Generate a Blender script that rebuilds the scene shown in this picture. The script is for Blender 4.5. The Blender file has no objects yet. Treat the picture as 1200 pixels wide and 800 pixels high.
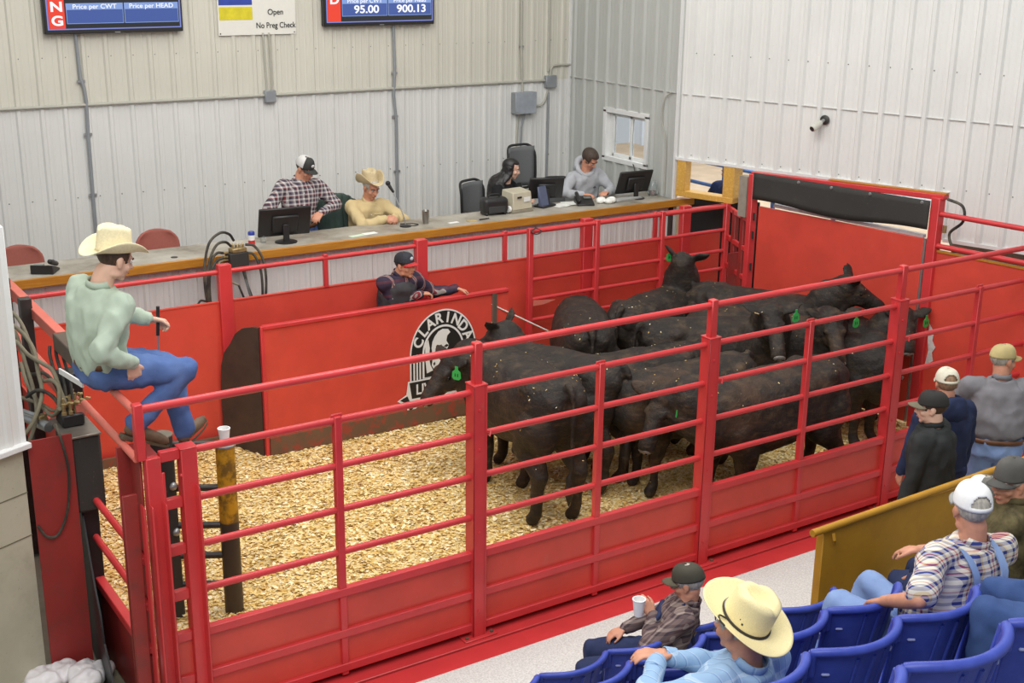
import bpy, bmesh, math, random
import numpy as np
from math import pi, sin, cos, radians
from mathutils import Vector, Matrix, noise
random.seed(7)
SC = bpy.context.scene
COL = SC.collection

# ---------------------------------------------------------------- camera
cam_data = bpy.data.cameras.new('camera')
cam_data.sensor_width = 36.0
cam_data.sensor_fit = 'HORIZONTAL'
cam_data.lens = 36.0 * 1493.88 / 1200.0
cam_data.clip_end = 200
cam_ob = bpy.data.objects.new('camera', cam_data)
COL.objects.link(cam_ob)
_R = (0.8387063890, -0.5444587309, 0.0116740444)
_U = (0.1530302212, 0.2561985326, 0.9544338968)
_F = (0.5226407412, 0.7987033255, -0.2981939862)
cam_ob.matrix_world = Matrix(((_R[0], _U[0], -_F[0], -3.12750), (_R[1], _U[1], -_F[1], -6.74630),
                              (_R[2], _U[2], -_F[2], 4.51249), (0, 0, 0, 1)))
SC.camera = cam_ob

# ---------------------------------------------------------------- world, lights, exposure
world = bpy.data.worlds.new('hall_daylight')
SC.world = world
world.use_nodes = True
world.node_tree.nodes['Background'].inputs[0].default_value = (0.93, 0.97, 1.0, 1)
world.node_tree.nodes['Background'].inputs[1].default_value = 0.42

def area(name, loc, target, sx, sy, power, col=(1, 1, 1)):
    l = bpy.data.lights.new(name, 'AREA')
    l.shape = 'RECTANGLE'; l.size = sx; l.size_y = sy; l.energy = power; l.color = col
    o = bpy.data.objects.new(name, l); COL.objects.link(o)
    o.location = loc
    o.rotation_euler = (Vector(target) - Vector(loc)).to_track_quat('-Z', 'Y').to_euler()
    return o
area('ring_ceiling_light', (1.8, 0.6, 7.2), (2.2, 1.2, 0), 6.5, 3.0, 330, (1.0, 0.985, 0.96))
area('stand_ceiling_light', (-2.5, -4.5, 7.4), (1.5, 0.5, 0.8), 5.0, 4.0, 330, (1.0, 0.985, 0.96))
area('yard_daylight', (9.4, 6.0, 6.5), (12.5, 6.0, 1.5), 8.0, 2.0, 420, (0.9, 0.95, 1.0))
area('office_ceiling_light', (2.2, 4.6, 6.8), (2.4, 5.4, 0.5), 7.0, 1.4, 60, (1.0, 0.95, 0.86))

SC.view_settings.view_transform = 'Standard'
SC.view_settings.look = 'None'
SC.view_settings.exposure = 0.2
SC.view_settings.gamma = 1.0
SC.view_settings.use_curve_mapping = False

# ---------------------------------------------------------------- materials
def srgb(r, g, b):
    f = lambda c: (c / 255 / 12.92) if c / 255 <= 0.04045 else ((c / 255 + 0.055) / 1.055) ** 2.4
    return (f(r), f(g), f(b), 1.0)

class NT:
    def __init__(s, name):
        s.m = bpy.data.materials.new(name); s.m.use_nodes = True
        s.t = s.m.node_tree; s.n = s.t.nodes; s.b = s.n['Principled BSDF']
    def new(s, typ, **kw):
        n = s.n.new(typ)
        for k, v in kw.items(): setattr(n, k, v)
        return n
    def link(s, a, b): s.t.links.new(a, b)
    def coords(s, scale=None, kind='Object'):
        tc = s.new('ShaderNodeTexCoord')
        if scale is None: return tc.outputs[kind]
        mp = s.new('ShaderNodeMapping'); mp.inputs['Scale'].default_value = scale
        s.link(tc.outputs[kind], mp.inputs[0]); return mp.outputs[0]
    def noise(s, scale, detail=3, rough=0.55, vec=None, dim=None):
        n = s.new('ShaderNodeTexNoise'); n.inputs['Scale'].default_value = scale
        n.inputs['Detail'].default_value = detail; n.inputs['Roughness'].default_value = rough
        s.link(vec if vec is not None else s.coords(), n.inputs['Vector']); return n.outputs['Fac']
    def ramp(s, fac, stops, interp='LINEAR'):
        r = s.new('ShaderNodeValToRGB'); r.color_ramp.interpolation = interp
        e = r.color_ramp.elements
        while len(e) < len(stops): e.new(0.5)
        for i, (p, c) in enumerate(stops):
            e[i].position = p; e[i].color = c if len(c) == 4 else (*c, 1)
        s.link(fac, r.inputs[0]); return r.outputs[0]
    def mix(s, fac, a, b, mode='MIX'):
        m = s.new('ShaderNodeMix'); m.data_type = 'RGBA'; m.blend_type = mode
        for inp, v in ((m.inputs[0], fac), (m.inputs[6], a), (m.inputs[7], b)):
            if hasattr(v, 'links'): s.link(v, inp)
            else: inp.default_value = v
        return m.outputs[2]
    def math(s, op, a, b=None, c=None):
        m = s.new('ShaderNodeMath', operation=op)
        for i, v in enumerate((a, b, c)):
            if v is None: continue
            if hasattr(v, 'links'): s.link(v, m.inputs[i])
            else: m.inputs[i].default_value = v
        return m.outputs[0]
    def bump(s, h, strength=0.3, dist=0.01):
        b = s.new('ShaderNodeBump'); b.inputs['Strength'].default_value = strength
        b.inputs['Distance'].default_value = dist
        s.link(h, b.inputs['Height']); s.link(b.outputs[0], s.b.inputs['Normal'])
    def set(s, col=None, rough=0.5, metal=0.0, spec=0.5):
        if col is not None:
            if hasattr(col, 'links'): s.link(col, s.b.inputs['Base Color'])
            else: s.b.inputs['Base Color'].default_value = col
        s.b.inputs['Roughness'].default_value = rough
        s.b.inputs['Metallic'].default_value = metal
        s.b.inputs['Specular IOR Level'].default_value = spec
        return s.m

_mc = {}
def plain(name, rgb, rough=0.5, metal=0.0, var=0.12, scale=12, bump=0.0, bscale=60, spec=0.5):
    if name in _mc: return _mc[name]
    t = NT(name)
    c = srgb(*rgb)
    lo = tuple(x * (1 - var) for x in c[:3]) + (1,)
    hi = tuple(min(1, x * (1 + var)) for x in c[:3]) + (1,)
    col = t.ramp(t.noise(scale, 4), [(0.3, lo), (0.7, hi)])
    if bump: t.bump(t.noise(bscale, 3), bump, 0.004)
    _mc[name] = t.set(col, rough, metal, spec); return _mc[name]

def dirty(name, rgb, dirt, rough=0.4, scale=7, lo=0.58, hi=0.72, amt=0.6, metal=0.0, speck=True, bump=0.08, spec=0.5):
    """painted metal with worn or dirty patches that have a shape of their own"""
    if name in _mc: return _mc[name]
    t = NT(name)
    c = srgb(*rgb)
    base = t.ramp(t.noise(3.5, 4), [(0.3, tuple(x * 0.9 for x in c[:3]) + (1,)), (0.7, tuple(min(1, x * 1.08) for x in c[:3]) + (1,))])
    k = t.ramp(t.noise(scale, 7, 0.68), [(lo, (0, 0, 0, 1)), (hi, (amt, amt, amt, 1))])
    col = t.mix(k, base, srgb(*dirt))
    if speck:
        k2 = t.ramp(t.noise(55, 2, 0.5), [(0.70, (0, 0, 0, 1)), (0.76, (0.5, 0.5, 0.5, 1))])
        col = t.mix(k2, col, srgb(*dirt))
    if bump: t.bump(t.noise(45, 3), bump, 0.004)
    _mc[name] = t.set(col, rough, metal, spec); return _mc[name]

RED = dirty('red_gate_paint', (206, 60, 62), (156, 104, 88), 0.33, 9, 0.62, 0.8, 0.45)
REDD = dirty('dull_and_shaded_red', (146, 46, 42), (96, 56, 48), 0.5, 6, 0.5, 0.75, 0.6)
REDP = dirty('red_panel_paint', (208, 72, 58), (178, 110, 90), 0.42, 4, 0.6, 0.85, 0.35)
REDF = dirty('faded_red_paint', (214, 112, 96), (186, 130, 104), 0.6, 8, 0.5, 0.75, 0.5)
RUST = dirty('rusty_steel', (92, 78, 66), (128, 88, 58), 0.7, 9, 0.5, 0.7, 0.6)
STEEL = plain('galvanised_steel', (172, 174, 174), 0.35, 0.75, 0.1, 20)
DSTEEL = plain('dark_steel', (70, 68, 66), 0.45, 0.6, 0.25, 9)
BLACK = plain('black_plastic', (34, 33, 33), 0.45, 0, 0.1)
RUBBER = dirty('black_rubber', (52, 50, 47), (110, 102, 90), 0.75, 6, 0.6, 0.85, 0.35)
HOSE = dirty('hydraulic_hose', (44, 42, 38), (128, 120, 100), 0.6, 5, 0.45, 0.65, 0.5, speck=False)
GHOSE = dirty('dusty_hose', (120, 112, 92), (150, 142, 118), 0.75, 5, 0.4, 0.65, 0.6, speck=False)
BRASS = dirty('brass_fitting', (172, 150, 104), (96, 84, 62), 0.42, 30, 0.45, 0.65, 0.6, 0.6, speck=False)
OAK = None
def wood(name, a, b, rough=0.45, axis='X'):
    if name in _mc: return _mc[name]
    t = NT(name)
    sc = {'X': (1.2, 14, 14), 'Y': (14, 1.2, 14), 'Z': (14, 14, 1.2)}[axis]
    v = t.coords(sc)
    n = t.noise(3.0, 6, 0.6, v)
    col = t.ramp(n, [(0.3, srgb(*a)), (0.55, srgb(*b)), (0.75, srgb(*a))])
    t.bump(n, 0.1, 0.003)
    _mc[name] = t.set(col, rough); return _mc[name]
OAK = wood('oak_edge', (196, 138, 48), (176, 116, 34))
PINE = wood('pine_frame', (224, 182, 96), (206, 158, 70))
WHITE = plain('white_paint', (226, 226, 222), 0.5, 0, 0.04)

# ---------------------------------------------------------------- mesh builder
def V(*a): return np.array(a, float)
def frame(d):
    d = np.asarray(d, float); d = d / (np.linalg.norm(d) + 1e-12)
    a = V(0, 0, 1) if abs(d[2]) < 0.9 else V(0, 1, 0)
    x = np.cross(a, d); x /= np.linalg.norm(x); y = np.cross(d, x)
    return x, y, d

class MB:
    def __init__(s): s.v = []; s.f = []
    def add(s, vs, fs):
        o = len(s.v); s.v.extend([tuple(float(c) for c in p) for p in vs]); s.f.extend([tuple(i + o for i in f) for f in fs]); return s
    def box(s, c, size, rz=0.0, M=None):
        hx, hy, hz = [q / 2 for q in size]
        P = [V(x, y, z) for z in (-hz, hz) for y in (-hy, hy) for x in (-hx, hx)]
        if M is None:
            ca, sa = cos(rz), sin(rz)
            P = [V(p[0] * ca - p[1] * sa, p[0] * sa + p[1] * ca, p[2]) for p in P]
        else: P = [M @ p for p in P]
        P = [p + V(*c) for p in P]
        return s.add(P, [(0, 2, 3, 1), (4, 5, 7, 6), (0, 1, 5, 4), (2, 6, 7, 3), (0, 4, 6, 2), (1, 3, 7, 5)])
    def b2(s, lo, hi):
        return s.box([(a + b) / 2 for a, b in zip(lo, hi)], [abs(b - a) for a, b in zip(lo, hi)])
    def beam(s, p, q, w, h, up=(0, 0, 1)):
        p = V(*p); q = V(*q); d = q - p; L = np.linalg.norm(d); d = d / L
        x = np.cross(d, V(*up)); x /= np.linalg.norm(x); z = np.cross(x, d)
        M = np.column_stack([x, d, z])
        return s.box((p + q) / 2, (w, L, h), M=M)
    def ring_strip(s, rings, closed=True, caps=True):
        n = len(rings[0]); vs = [p for r in rings for p in r]; fs = []
        for i in range(len(rings) - 1):
            for j in range(n if closed else n - 1):
                k = (j + 1) % n
                fs.append((i * n + j, i * n + k, (i + 1) * n + k, (i + 1) * n + j))
        if caps:
            fs.append(tuple(reversed(range(n)))); m = (len(rings) - 1) * n
            fs.append(tuple(range(m, m + n)))
        return s.add(vs, fs)
    def tube(s, pts, r, n=12, caps=True):
        pts = [V(*p) for p in pts]; rs = r if hasattr(r, '__len__') else [r] * len(pts)
        rings = []; x = None
        for i, p in enumerate(pts):
            a = pts[max(i - 1, 0)]; b = pts[min(i + 1, len(pts) - 1)]
            d = b - a; d /= np.linalg.norm(d) + 1e-12
            if x is None: x, y, _ = frame(d)
            else:
                x = x - d * (x @ d); x /= np.linalg.norm(x) + 1e-12; y = np.cross(d, x)
            rings.append([p + rs[i] * (cos(t) * x + sin(t) * y) for t in np.linspace(0, 2 * pi, n, endpoint=False)])
        return s.ring_strip(rings, True, caps)
    def curve(s, pts, r, n=10, sub=8):
        return s.tube(spline(pts, sub), r, n)
    def ball(s, c, r, n=16, m=10, M=None):
        r = r if hasattr(r, '__len__') else (r, r, r)
        rings = []
        for i in range(1, m):
            a = pi * i / m
            rg = [V(r[0] * sin(a) * cos(t), r[1] * sin(a) * sin(t), r[2] * cos(a)) for t in np.linspace(0, 2 * pi, n, endpoint=False)]
            rings.append(rg)
        top = V(0, 0, r[2]); bot = V(0, 0, -r[2])
        vs = [p for g in rings for p in g] + [top, bot]
        if M is not None: vs = [M @ p for p in vs]
        vs = [p + V(*c) for p in vs]
        fs = []
        for i in range(len(rings) - 1):
            for j in range(n):
                k = (j + 1) % n; fs.append((i * n + j, (i + 1) * n + j, (i + 1) * n + k, i * n + k))
        T = len(vs) - 2; B = T + 1; L = (len(rings) - 1) * n
        for j in range(n):
            k = (j + 1) % n; fs.append((T, j, k)); fs.append((B, L + k, L + j))
        return s.add(vs, fs)
    def cap(s, p, q, r1, r2, n=16, m=4):
        """tapered capsule"""
        p = V(*p); q = V(*q); d = q - p; L = np.linalg.norm(d); x, y, d = frame(d)
        rings = []
        for i in range(m + 1):
            a = pi / 2 * (1 - i / m) ; c = p - d * r1 * sin(a); rr = max(r1 * cos(a), 1e-4)
            rings.append([c + rr * (cos(t) * x + sin(t) * y) for t in np.linspace(0, 2 * pi, n, endpoint=False)])
        for i in range(m + 1):
            a = pi / 2 * i / m; c = q + d * r2 * sin(a); rr = max(r2 * cos(a), 1e-4)
            rings.append([c + rr * (cos(t) * x + sin(t) * y) for t in np.linspace(0, 2 * pi, n, endpoint=False)])
        return s.ring_strip(rings)
    def chain(s, pts, rs, n=16):
        for i in range(len(pts) - 1): s.cap(pts[i], pts[i + 1], rs[i], rs[i + 1], n)
        return s
    def lathe(s, prof, c=(0, 0, 0), n=24, ax=None):
        rings = []
        if ax is None: x, y, d = V(1, 0, 0), V(0, 1, 0), V(0, 0, 1)
        else: x, y, d = frame(ax)
        for r, z in prof:
            rings.append([V(*c) + d * z + max(r, 1e-4) * (cos(t) * x + sin(t) * y) for t in np.linspace(0, 2 * pi, n, endpoint=False)])
        return s.ring_strip(rings)
    def poly(s, pts, thick, M=None, c=(0, 0, 0)):
        """flat polygon in local xz, thickness along local y"""
        n = len(pts)
        vs = [V(x, -thick / 2, z) for x, z in pts] + [V(x, thick / 2, z) for x, z in pts]
        if M is not None: vs = [M @ p for p in vs]
        vs = [p + V(*c) for p in vs]
        fs = [tuple(range(n)), tuple(reversed(range(n, 2 * n)))]
        for i in range(n):
            j = (i + 1) % n; fs.append((i, i + n, j + n, j))
        return s.add(vs, fs)
    def grid(s, fn, us, vs_, closed_u=False):
        P = [fn(u, v) for v in vs_ for u in us]; nu = len(us); fs = []
        for j in range(len(vs_) - 1):
            for i in range(nu if closed_u else nu - 1):
                k = (i + 1) % nu; fs.append((j * nu + i, j * nu + k, (j + 1) * nu + k, (j + 1) * nu + i))
        return s.add(P, fs)
    def xf(s, M=None, t=(0, 0, 0)):
        A = np.array(s.v)
        if M is not None: A = A @ np.asarray(M).T
        s.v = [tuple(p) for p in A + np.array(t)]
        return s
    def mesh(s, name):
        me = bpy.data.meshes.new(name); me.from_pydata(s.v, [], s.f)
        bm = bmesh.new(); bm.from_mesh(me); bmesh.ops.recalc_face_normals(bm, faces=bm.faces); bm.to_mesh(me); bm.free()
        return me
    def build(s, name, mat, parent=None, smooth=None, bevel=0, seg=1, solid=0, origin=None, voxel=0, iters=6, fac=0.5, disp=None, world=True, sub=0):
        """parts with a parent: vertices are given in the parent's local space (parent empties carry rotation) unless the parent is unrotated and world=True"""
        A = np.array(s.v)
        if parent is not None:
            if world:
                pl = np.array(wloc(parent)); off = pl
                loc = (0, 0, 0)
            else: off = np.zeros(3); loc = (0, 0, 0)
        else:
            off = np.array(origin) if origin is not None else np.array([(A[:, 0].min() + A[:, 0].max()) / 2, (A[:, 1].min() + A[:, 1].max()) / 2, A[:, 2].min()])
            loc = tuple(off)
        s.v = [tuple(p) for p in A - off]
        me = s.mesh(name)
        o = bpy.data.objects.new(name, me); COL.objects.link(o); o.location = loc
        if parent is not None: o.parent = parent
        if voxel:
            m = o.modifiers.new('r', 'REMESH'); m.mode = 'VOXEL'; m.voxel_size = voxel; m.use_smooth_shade = True
            m = o.modifiers.new('s', 'SMOOTH'); m.factor = fac; m.iterations = iters
            bake(o)
            smooth = True
        if disp: disp(o.data)
        if solid:
            m = o.modifiers.new('t', 'SOLIDIFY'); m.thickness = solid; m.offset = 0
        if sub:
            m = o.modifiers.new('ss', 'SUBSURF'); m.levels = sub; m.render_levels = sub
        if bevel:
            m = o.modifiers.new('b', 'BEVEL'); m.width = bevel; m.segments = seg; m.limit_method = 'ANGLE'; m.angle_limit = radians(40)
        o.data.materials.clear(); o.data.materials.append(mat)
        if smooth: o.data.shade_smooth()
        elif smooth is None: autosmooth(o.data)
        return o

def wloc(o):
    l = Vector(o.location)
    while o.parent: o = o.parent; l = l + Vector(o.location)
    return l

def bake(o):
    dg = bpy.context.evaluated_depsgraph_get()
    me = bpy.data.meshes.new_from_object(o.evaluated_get(dg))
    o.modifiers.clear(); old = o.data; o.data = me; bpy.data.meshes.remove(old)

def autosmooth(me, ang=35):
    bm = bmesh.new(); bm.from_mesh(me)
    c = cos(radians(ang))
    for f in bm.faces: f.smooth = True
    for e in bm.edges:
        if len(e.link_faces) == 2:
            a, b = e.link_faces
            if a.normal.dot(b.normal) < c: e.smooth = False
        else: e.smooth = False
    bm.to_mesh(me); bm.free()

def spline(pts, sub=8):
    pts = [V(*p) for p in pts]
    if len(pts) < 3: return pts
    P = [2 * pts[0] - pts[1]] + pts + [2 * pts[-1] - pts[-2]]
    out = []
    for i in range(1, len(P) - 2):
        a, b, c, d = P[i - 1:i + 3]
        for k in range(sub):
            t = k / sub
            out.append(0.5 * ((2 * b) + (-a + c) * t + (2 * a - 5 * b + 4 * c - d) * t * t + (-a + 3 * b - 3 * c + d) * t ** 3))
    out.append(pts[-1]); return out

def thing(name, label, cat, loc=(0, 0, 0), rz=0.0, group=None):
    o = bpy.data.objects.new(name, None); COL.objects.link(o); o.empty_display_size = 0.1
    o.location = loc; o.rotation_euler = (0, 0, rz)
    o['label'] = label; o['category'] = cat
    if group: o['group'] = group
    return o
def tag(o, label, cat, group=None, kind=None):
    o['label'] = label; o['category'] = cat
    if group: o['group'] = group
    if kind: o['kind'] = kind
    return o
def struct(o):
    o['kind'] = 'structure'; return o
def copy_tree(o, parent=None):
    c = o.copy(); COL.objects.link(c); c.parent = parent
    for ch in list(o.children): copy_tree(ch, c)
    return c
# ================================================================= ROOM SHELL
def wall_metal(name, rgb, dirt=(150, 146, 132)):
    t = NT(name); c = srgb(*rgb)
    base = t.ramp(t.noise(1.3, 4), [(0.3, tuple(x * 0.95 for x in c[:3]) + (1,)), (0.7, tuple(min(1, x * 1.03) for x in c[:3]) + (1,))])
    k = t.ramp(t.noise(60, 2, 0.5), [(0.74, (0, 0, 0, 1)), (0.78, (0.5, 0.5, 0.5, 1))])
    return t.set(t.mix(k, base, srgb(*dirt)), 0.5, 0.0, 0.4)
WM_BACK_LO = wall_metal('white_wall_sheet_lower', (219, 218, 214))
WM_BACK_HI = wall_metal('cream_wall_sheet_upper', (208, 205, 192))
WM_SIDE = wall_metal('white_side_wall_sheet', (226, 226, 222))

def corrugated(p0, d, length, z0, z1, nrm, holes=(), pitch=0.2286, phase=0.0, rib=0.019, half=0.030):
    """ribbed steel sheet. p0: xy start, d: unit xy direction, nrm: outward xy normal; holes: (u0,u1,za,zb)"""
    mb = MB()
    prof = []
    k0 = -1; u = 0
    n = int(length / pitch) + 3
    for k in range(-1, n):
        c = phase + k * pitch
        for du, h in ((-half, 0), (-half * 0.45, rib), (half * 0.45, rib), (half, 0),
                      (pitch / 3 - .012, 0), (pitch / 3, .004), (pitch / 3 + .012, 0),
                      (2 * pitch / 3 - .012, 0), (2 * pitch / 3, .004), (2 * pitch / 3 + .012, 0)):
            prof.append((c + du, h))
    def hgt(u):
        for (a, ha), (b, hb) in zip(prof, prof[1:]):
            if a <= u <= b: return ha + (hb - ha) * (u - a) / max(b - a, 1e-6)
        return 0
    cuts = {0.0, length}
    for h in holes: cuts |= {max(0, h[0]), min(length, h[1])}
    us = sorted(cuts | {a for a, _ in prof if 0 < a < length})
    for a, b in zip(us, us[1:]):
        if b - a < 1e-5: continue
        m = (a + b) / 2
        zr = [(z0, z1)]
        for h in holes:
            if h[0] < m < h[1]:
                nz = []
                for s, e in zr:
                    if h[2] > s: nz.append((s, min(e, h[2])))
                    if h[3] < e: nz.append((max(s, h[3]), e))
                zr = [q for q in nz if q[1] - q[0] > 1e-4]
        for s, e in zr:
            P = []
            for uu, z in ((a, s), (b, s), (b, e), (a, e)):
                hh = hgt(uu)
                P.append(V(p0[0] + d[0] * uu + nrm[0] * hh, p0[1] + d[1] * uu + nrm[1] * hh, z))
            mb.add(P, [(0, 1, 2, 3)])
    return mb

def sheet(name, mb, m):
    o = mb.build(name, m, smooth=False)
    bm = bmesh.new(); bm.from_mesh(o.data); bmesh.ops.remove_doubles(bm, verts=bm.verts, dist=1e-5); bmesh.ops.recalc_face_normals(bm, faces=bm.faces); bm.to_mesh(o.data); bm.free()
    md = o.modifiers.new('t', 'SOLIDIFY'); md.thickness = 0.004
    return struct(o)

YB = 6.7      # back wall plane
XR = 6.5      # side wall plane
ZP = 0.70     # auction block platform
FL = -0.11    # walkway level
SEAM = 2.885
WB_ = sheet('wall_back', corrugated((-3.4, YB), (1, 0), 9.9, 0.0, SEAM, (0, -1), phase=0.17), WM_BACK_LO)
o = sheet('wall_back_upper', corrugated((-3.4, YB - 0.004), (1, 0), 9.9, SEAM - 0.01, 5.6, (0, -1), phase=0.17), WM_BACK_HI)
# side wall behind the desk end
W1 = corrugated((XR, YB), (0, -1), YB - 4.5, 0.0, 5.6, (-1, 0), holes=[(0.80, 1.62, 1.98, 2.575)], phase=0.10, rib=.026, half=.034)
sheet('wall_side', W1, wall_metal('shade_greyed_side_sheet', (186, 188, 183)))  # sheet colour greyed to hold the shade on this wall
# angled wall over the gate
A2 = radians(17); D2 = (sin(A2), -cos(A2)); N2 = (-cos(A2), -sin(A2)); C2 = (6.5, 4.5)
def w2(u, n=0.0, z=0.0): return (C2[0] + D2[0] * u + N2[0] * n, C2[1] + D2[1] * u + N2[1] * n, z)
WR_ = sheet('wall_right', corrugated(C2, D2, 9.0, 1.70, 5.6, N2, holes=[(-1, 3.18, 1.0, 2.16)], phase=0.12, rib=.030, half=.036), WM_SIDE)
# trims
TRIM = plain('white_trim', (228, 228, 226), 0.45, 0, 0.03)
mb = MB().beam((XR - .012, 4.53, 0.7), (XR - .012, 4.53, 5.6), 0.03, 0.06, up=(1, 0, 0)); struct(mb.build('trim_1', TRIM))
mb = MB()
mb.beam(w2(-0.02, 0.012, 2.165), w2(3.2, 0.012, 2.165), 0.05, 0.03)
struct(mb.build('trim_2', TRIM))
mb = MB(); mb.beam(w2(3.185, 0.012, 1.70), w2(3.185, 0.012, 2.19), 0.05, 0.03, up=(1, 0, 0)); struct(mb.build('trim_3', TRIM))
mb = MB(); mb.beam(w2(3.2, 0.012, 1.70), w2(9.0, 0.012, 1.70), 0.05, 0.035); struct(mb.build('trim_4', TRIM))
mb = MB(); mb.box((XR - .02, YB - .02, 2.85), (0.03, 0.03, 5.5)); struct(mb.build('trim_5', TRIM))
# sheet laps: thin seams across the side walls
mb = MB().b2((XR - .024, 4.55, 2.90), (XR - .001, YB, 2.905)); struct(mb.build('trim_6', plain('seam_grey', (196, 196, 192), 0.5)))
mb = MB().beam(w2(0.02, 0.011, 2.90), w2(9, 0.011, 2.90), 0.024, 0.005); struct(mb.build('trim_7', _mc['seam_grey']))
mb = MB().b2((XR - .02, 4.55, ZP), (XR - .002, YB, ZP + 0.08)); struct(mb.build('baseboard_side', TRIM))

# screws: one stuff object each wall row
mb = MB()
for k in range(43):
    x = -3.4 + 0.17 + 0.2286 * k + 0.05
    for z in (3.36, 1.93): mb.ball((x, YB - 0.006, z), 0.007, 6, 4)
o = mb.build('screw_head', plain('screw_grey', (120, 118, 112), 0.5, 0.3), WB_); o['kind'] = 'stuff'
mb = MB()
for k in range(30):
    for z in (3.36, 2.22): mb.ball(w2(0.17 + 0.2286 * k, 0.006, z), 0.007, 6, 4)
o = mb.build('screw_head', _mc['screw_grey'], WR_); o['kind'] = 'stuff'

# side window
def win(n, yc0, yc1, za, zb):
    r = bpy.data.objects.new('window_%d' % n, None); COL.objects.link(r); r.location = (XR, (yc0 + yc1) / 2, za); r['kind'] = 'structure'
    mb = MB()
    for a, b in (((yc1, zb), (yc0, zb)), ((yc1, za), (yc0, za))):
        mb.b2((XR - 0.03, yc0 - .03, a[1] - .03), (XR + 0.10, yc1 + .03, a[1] + .03))
    mb.b2((XR - 0.03, yc1 - .03, za), (XR + 0.10, yc1 + .03, zb)); mb.b2((XR - 0.03, yc0 - .03, za), (XR + 0.10, yc0 + .03, zb))
    mb.build('casing', TRIM, r, bevel=0.004)
    mb = MB(); ya, yb = yc0 + .03, yc1 - .03
    for y0, y1 in ((ya, ya + .035), (yb - .13, yb - .1 + .0), ((ya + yb) / 2 - .02, (ya + yb) / 2 + .02)):
        pass
    ybf = yb - 0.10
    mb.b2((XR + .03, ya, za + .03), (XR + .07, ya + .03, zb - .03)); mb.b2((XR + .03, ybf, za + .03), (XR + .07, ybf + .03, zb - .03))
    ym = (ya + ybf) / 2; mb.b2((XR + .03, ym - .022, za + .03), (XR + .07, ym + .022, zb - .03))
    mb.b2((XR + .03, ya, za + .03), (XR + .07, ybf + .03, za + .07)); mb.b2((XR + .03, ya, zb - .07), (XR + .07, ybf + .03, zb - .03))
    mb.b2((XR + .035, ybf + .03, za + .03), (XR + .06, yb, zb - .03))
    mb.build('window_frame', WHITE, r, bevel=0.004)
    g = NT('window_glass'); g.set((0.95, 0.98, 1, 1), 0.03); g.b.inputs['Transmission Weight'].default_value = 1; g.b.inputs['IOR'].default_value = 1.1
    for a, b in ((ya + .03, ym - .022), (ym + .022, ybf)):
        MB().b2((XR + .045, a, za + .07), (XR + .051, b, zb - .07)).build('pane', g.m, r)
win(1, 5.08, 5.90, 1.98, 2.575)

# floors
CONC = dirty('concrete_floor', (150, 142, 122), (96, 88, 72), 0.85, 3, 0.45, 0.75, 0.5)
struct(MB().b2((-9, -9, -0.24), (14, 12, -0.135)).build('floor', CONC))
PLAT = dirty('platform_floor_board', (128, 112, 92), (84, 72, 58), 0.7, 3)
struct(MB().b2((-3.4, 5.1, 0.0), (XR, YB, ZP)).build('floor_platform', PLAT))
t = NT('grey_walkway'); nz = t.noise(90, 3, 0.6)
col = t.ramp(nz, [(0.35, srgb(196, 194, 188)), (0.65, srgb(226, 225, 220))]); t.bump(nz, 0.3, 0.003)
WALK = t.set(col, 0.8)
struct(MB().b2((-1.4, -1.75, -0.135), (9, -0.30, FL)).build('floor_walkway', WALK))
# raised red kerb plate under the front fence
r_ = bpy.data.objects.new('trim_8', None); COL.objects.link(r_); r_.location = (2, -.1, FL); struct(r_)
MB().b2((-1.3, -0.115, -0.135), (8.5, 0.10, FL + .004)).build('kerb_plate', RED, r_, bevel=0.004)
MB().b2((-1.3, -0.32, -0.135), (8.5, -0.136, FL + .002)).build('kerb_plate', RED, r_, bevel=0.004)

# far outside, seen through the window openings
OUTW = plain('pale_outer_wall', (226, 232, 240), 0.7, 0, 0.03)
TAN = plain('tan_straw_ground', (206, 180, 150), 0.9, 0, 0.12, 3)
sheet('wall_outer', corrugated((12.5, 13), (0, -1), 15, .78, 6.5, (-1, 0), pitch=0.4, rib=.03), OUTW)
struct(MB().b2((9.3, -2, -0.13), (12.6, 13, .8)).build('floor_outer_ledge', TAN))

struct(MB().b2((7.2, 3.0, -.135), (8.9, 6.2, .20)).build('floor_outer_walk', TAN))

struct(MB().b2((8.3, -3.0, -.135), (8.36, 2.0, 1.62)).build('wall_outer_low', dirty('brown_board', (122, 106, 90), (80, 68, 58), .85, 4)))
# ================================================================= PEN
H1, H2, H3, H4, H5, H6, H7, H8 = 1.993, 1.693, 1.39, 1.09, 0.794, 0.546, 0.249, 0.0
PR = 0.0225
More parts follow.
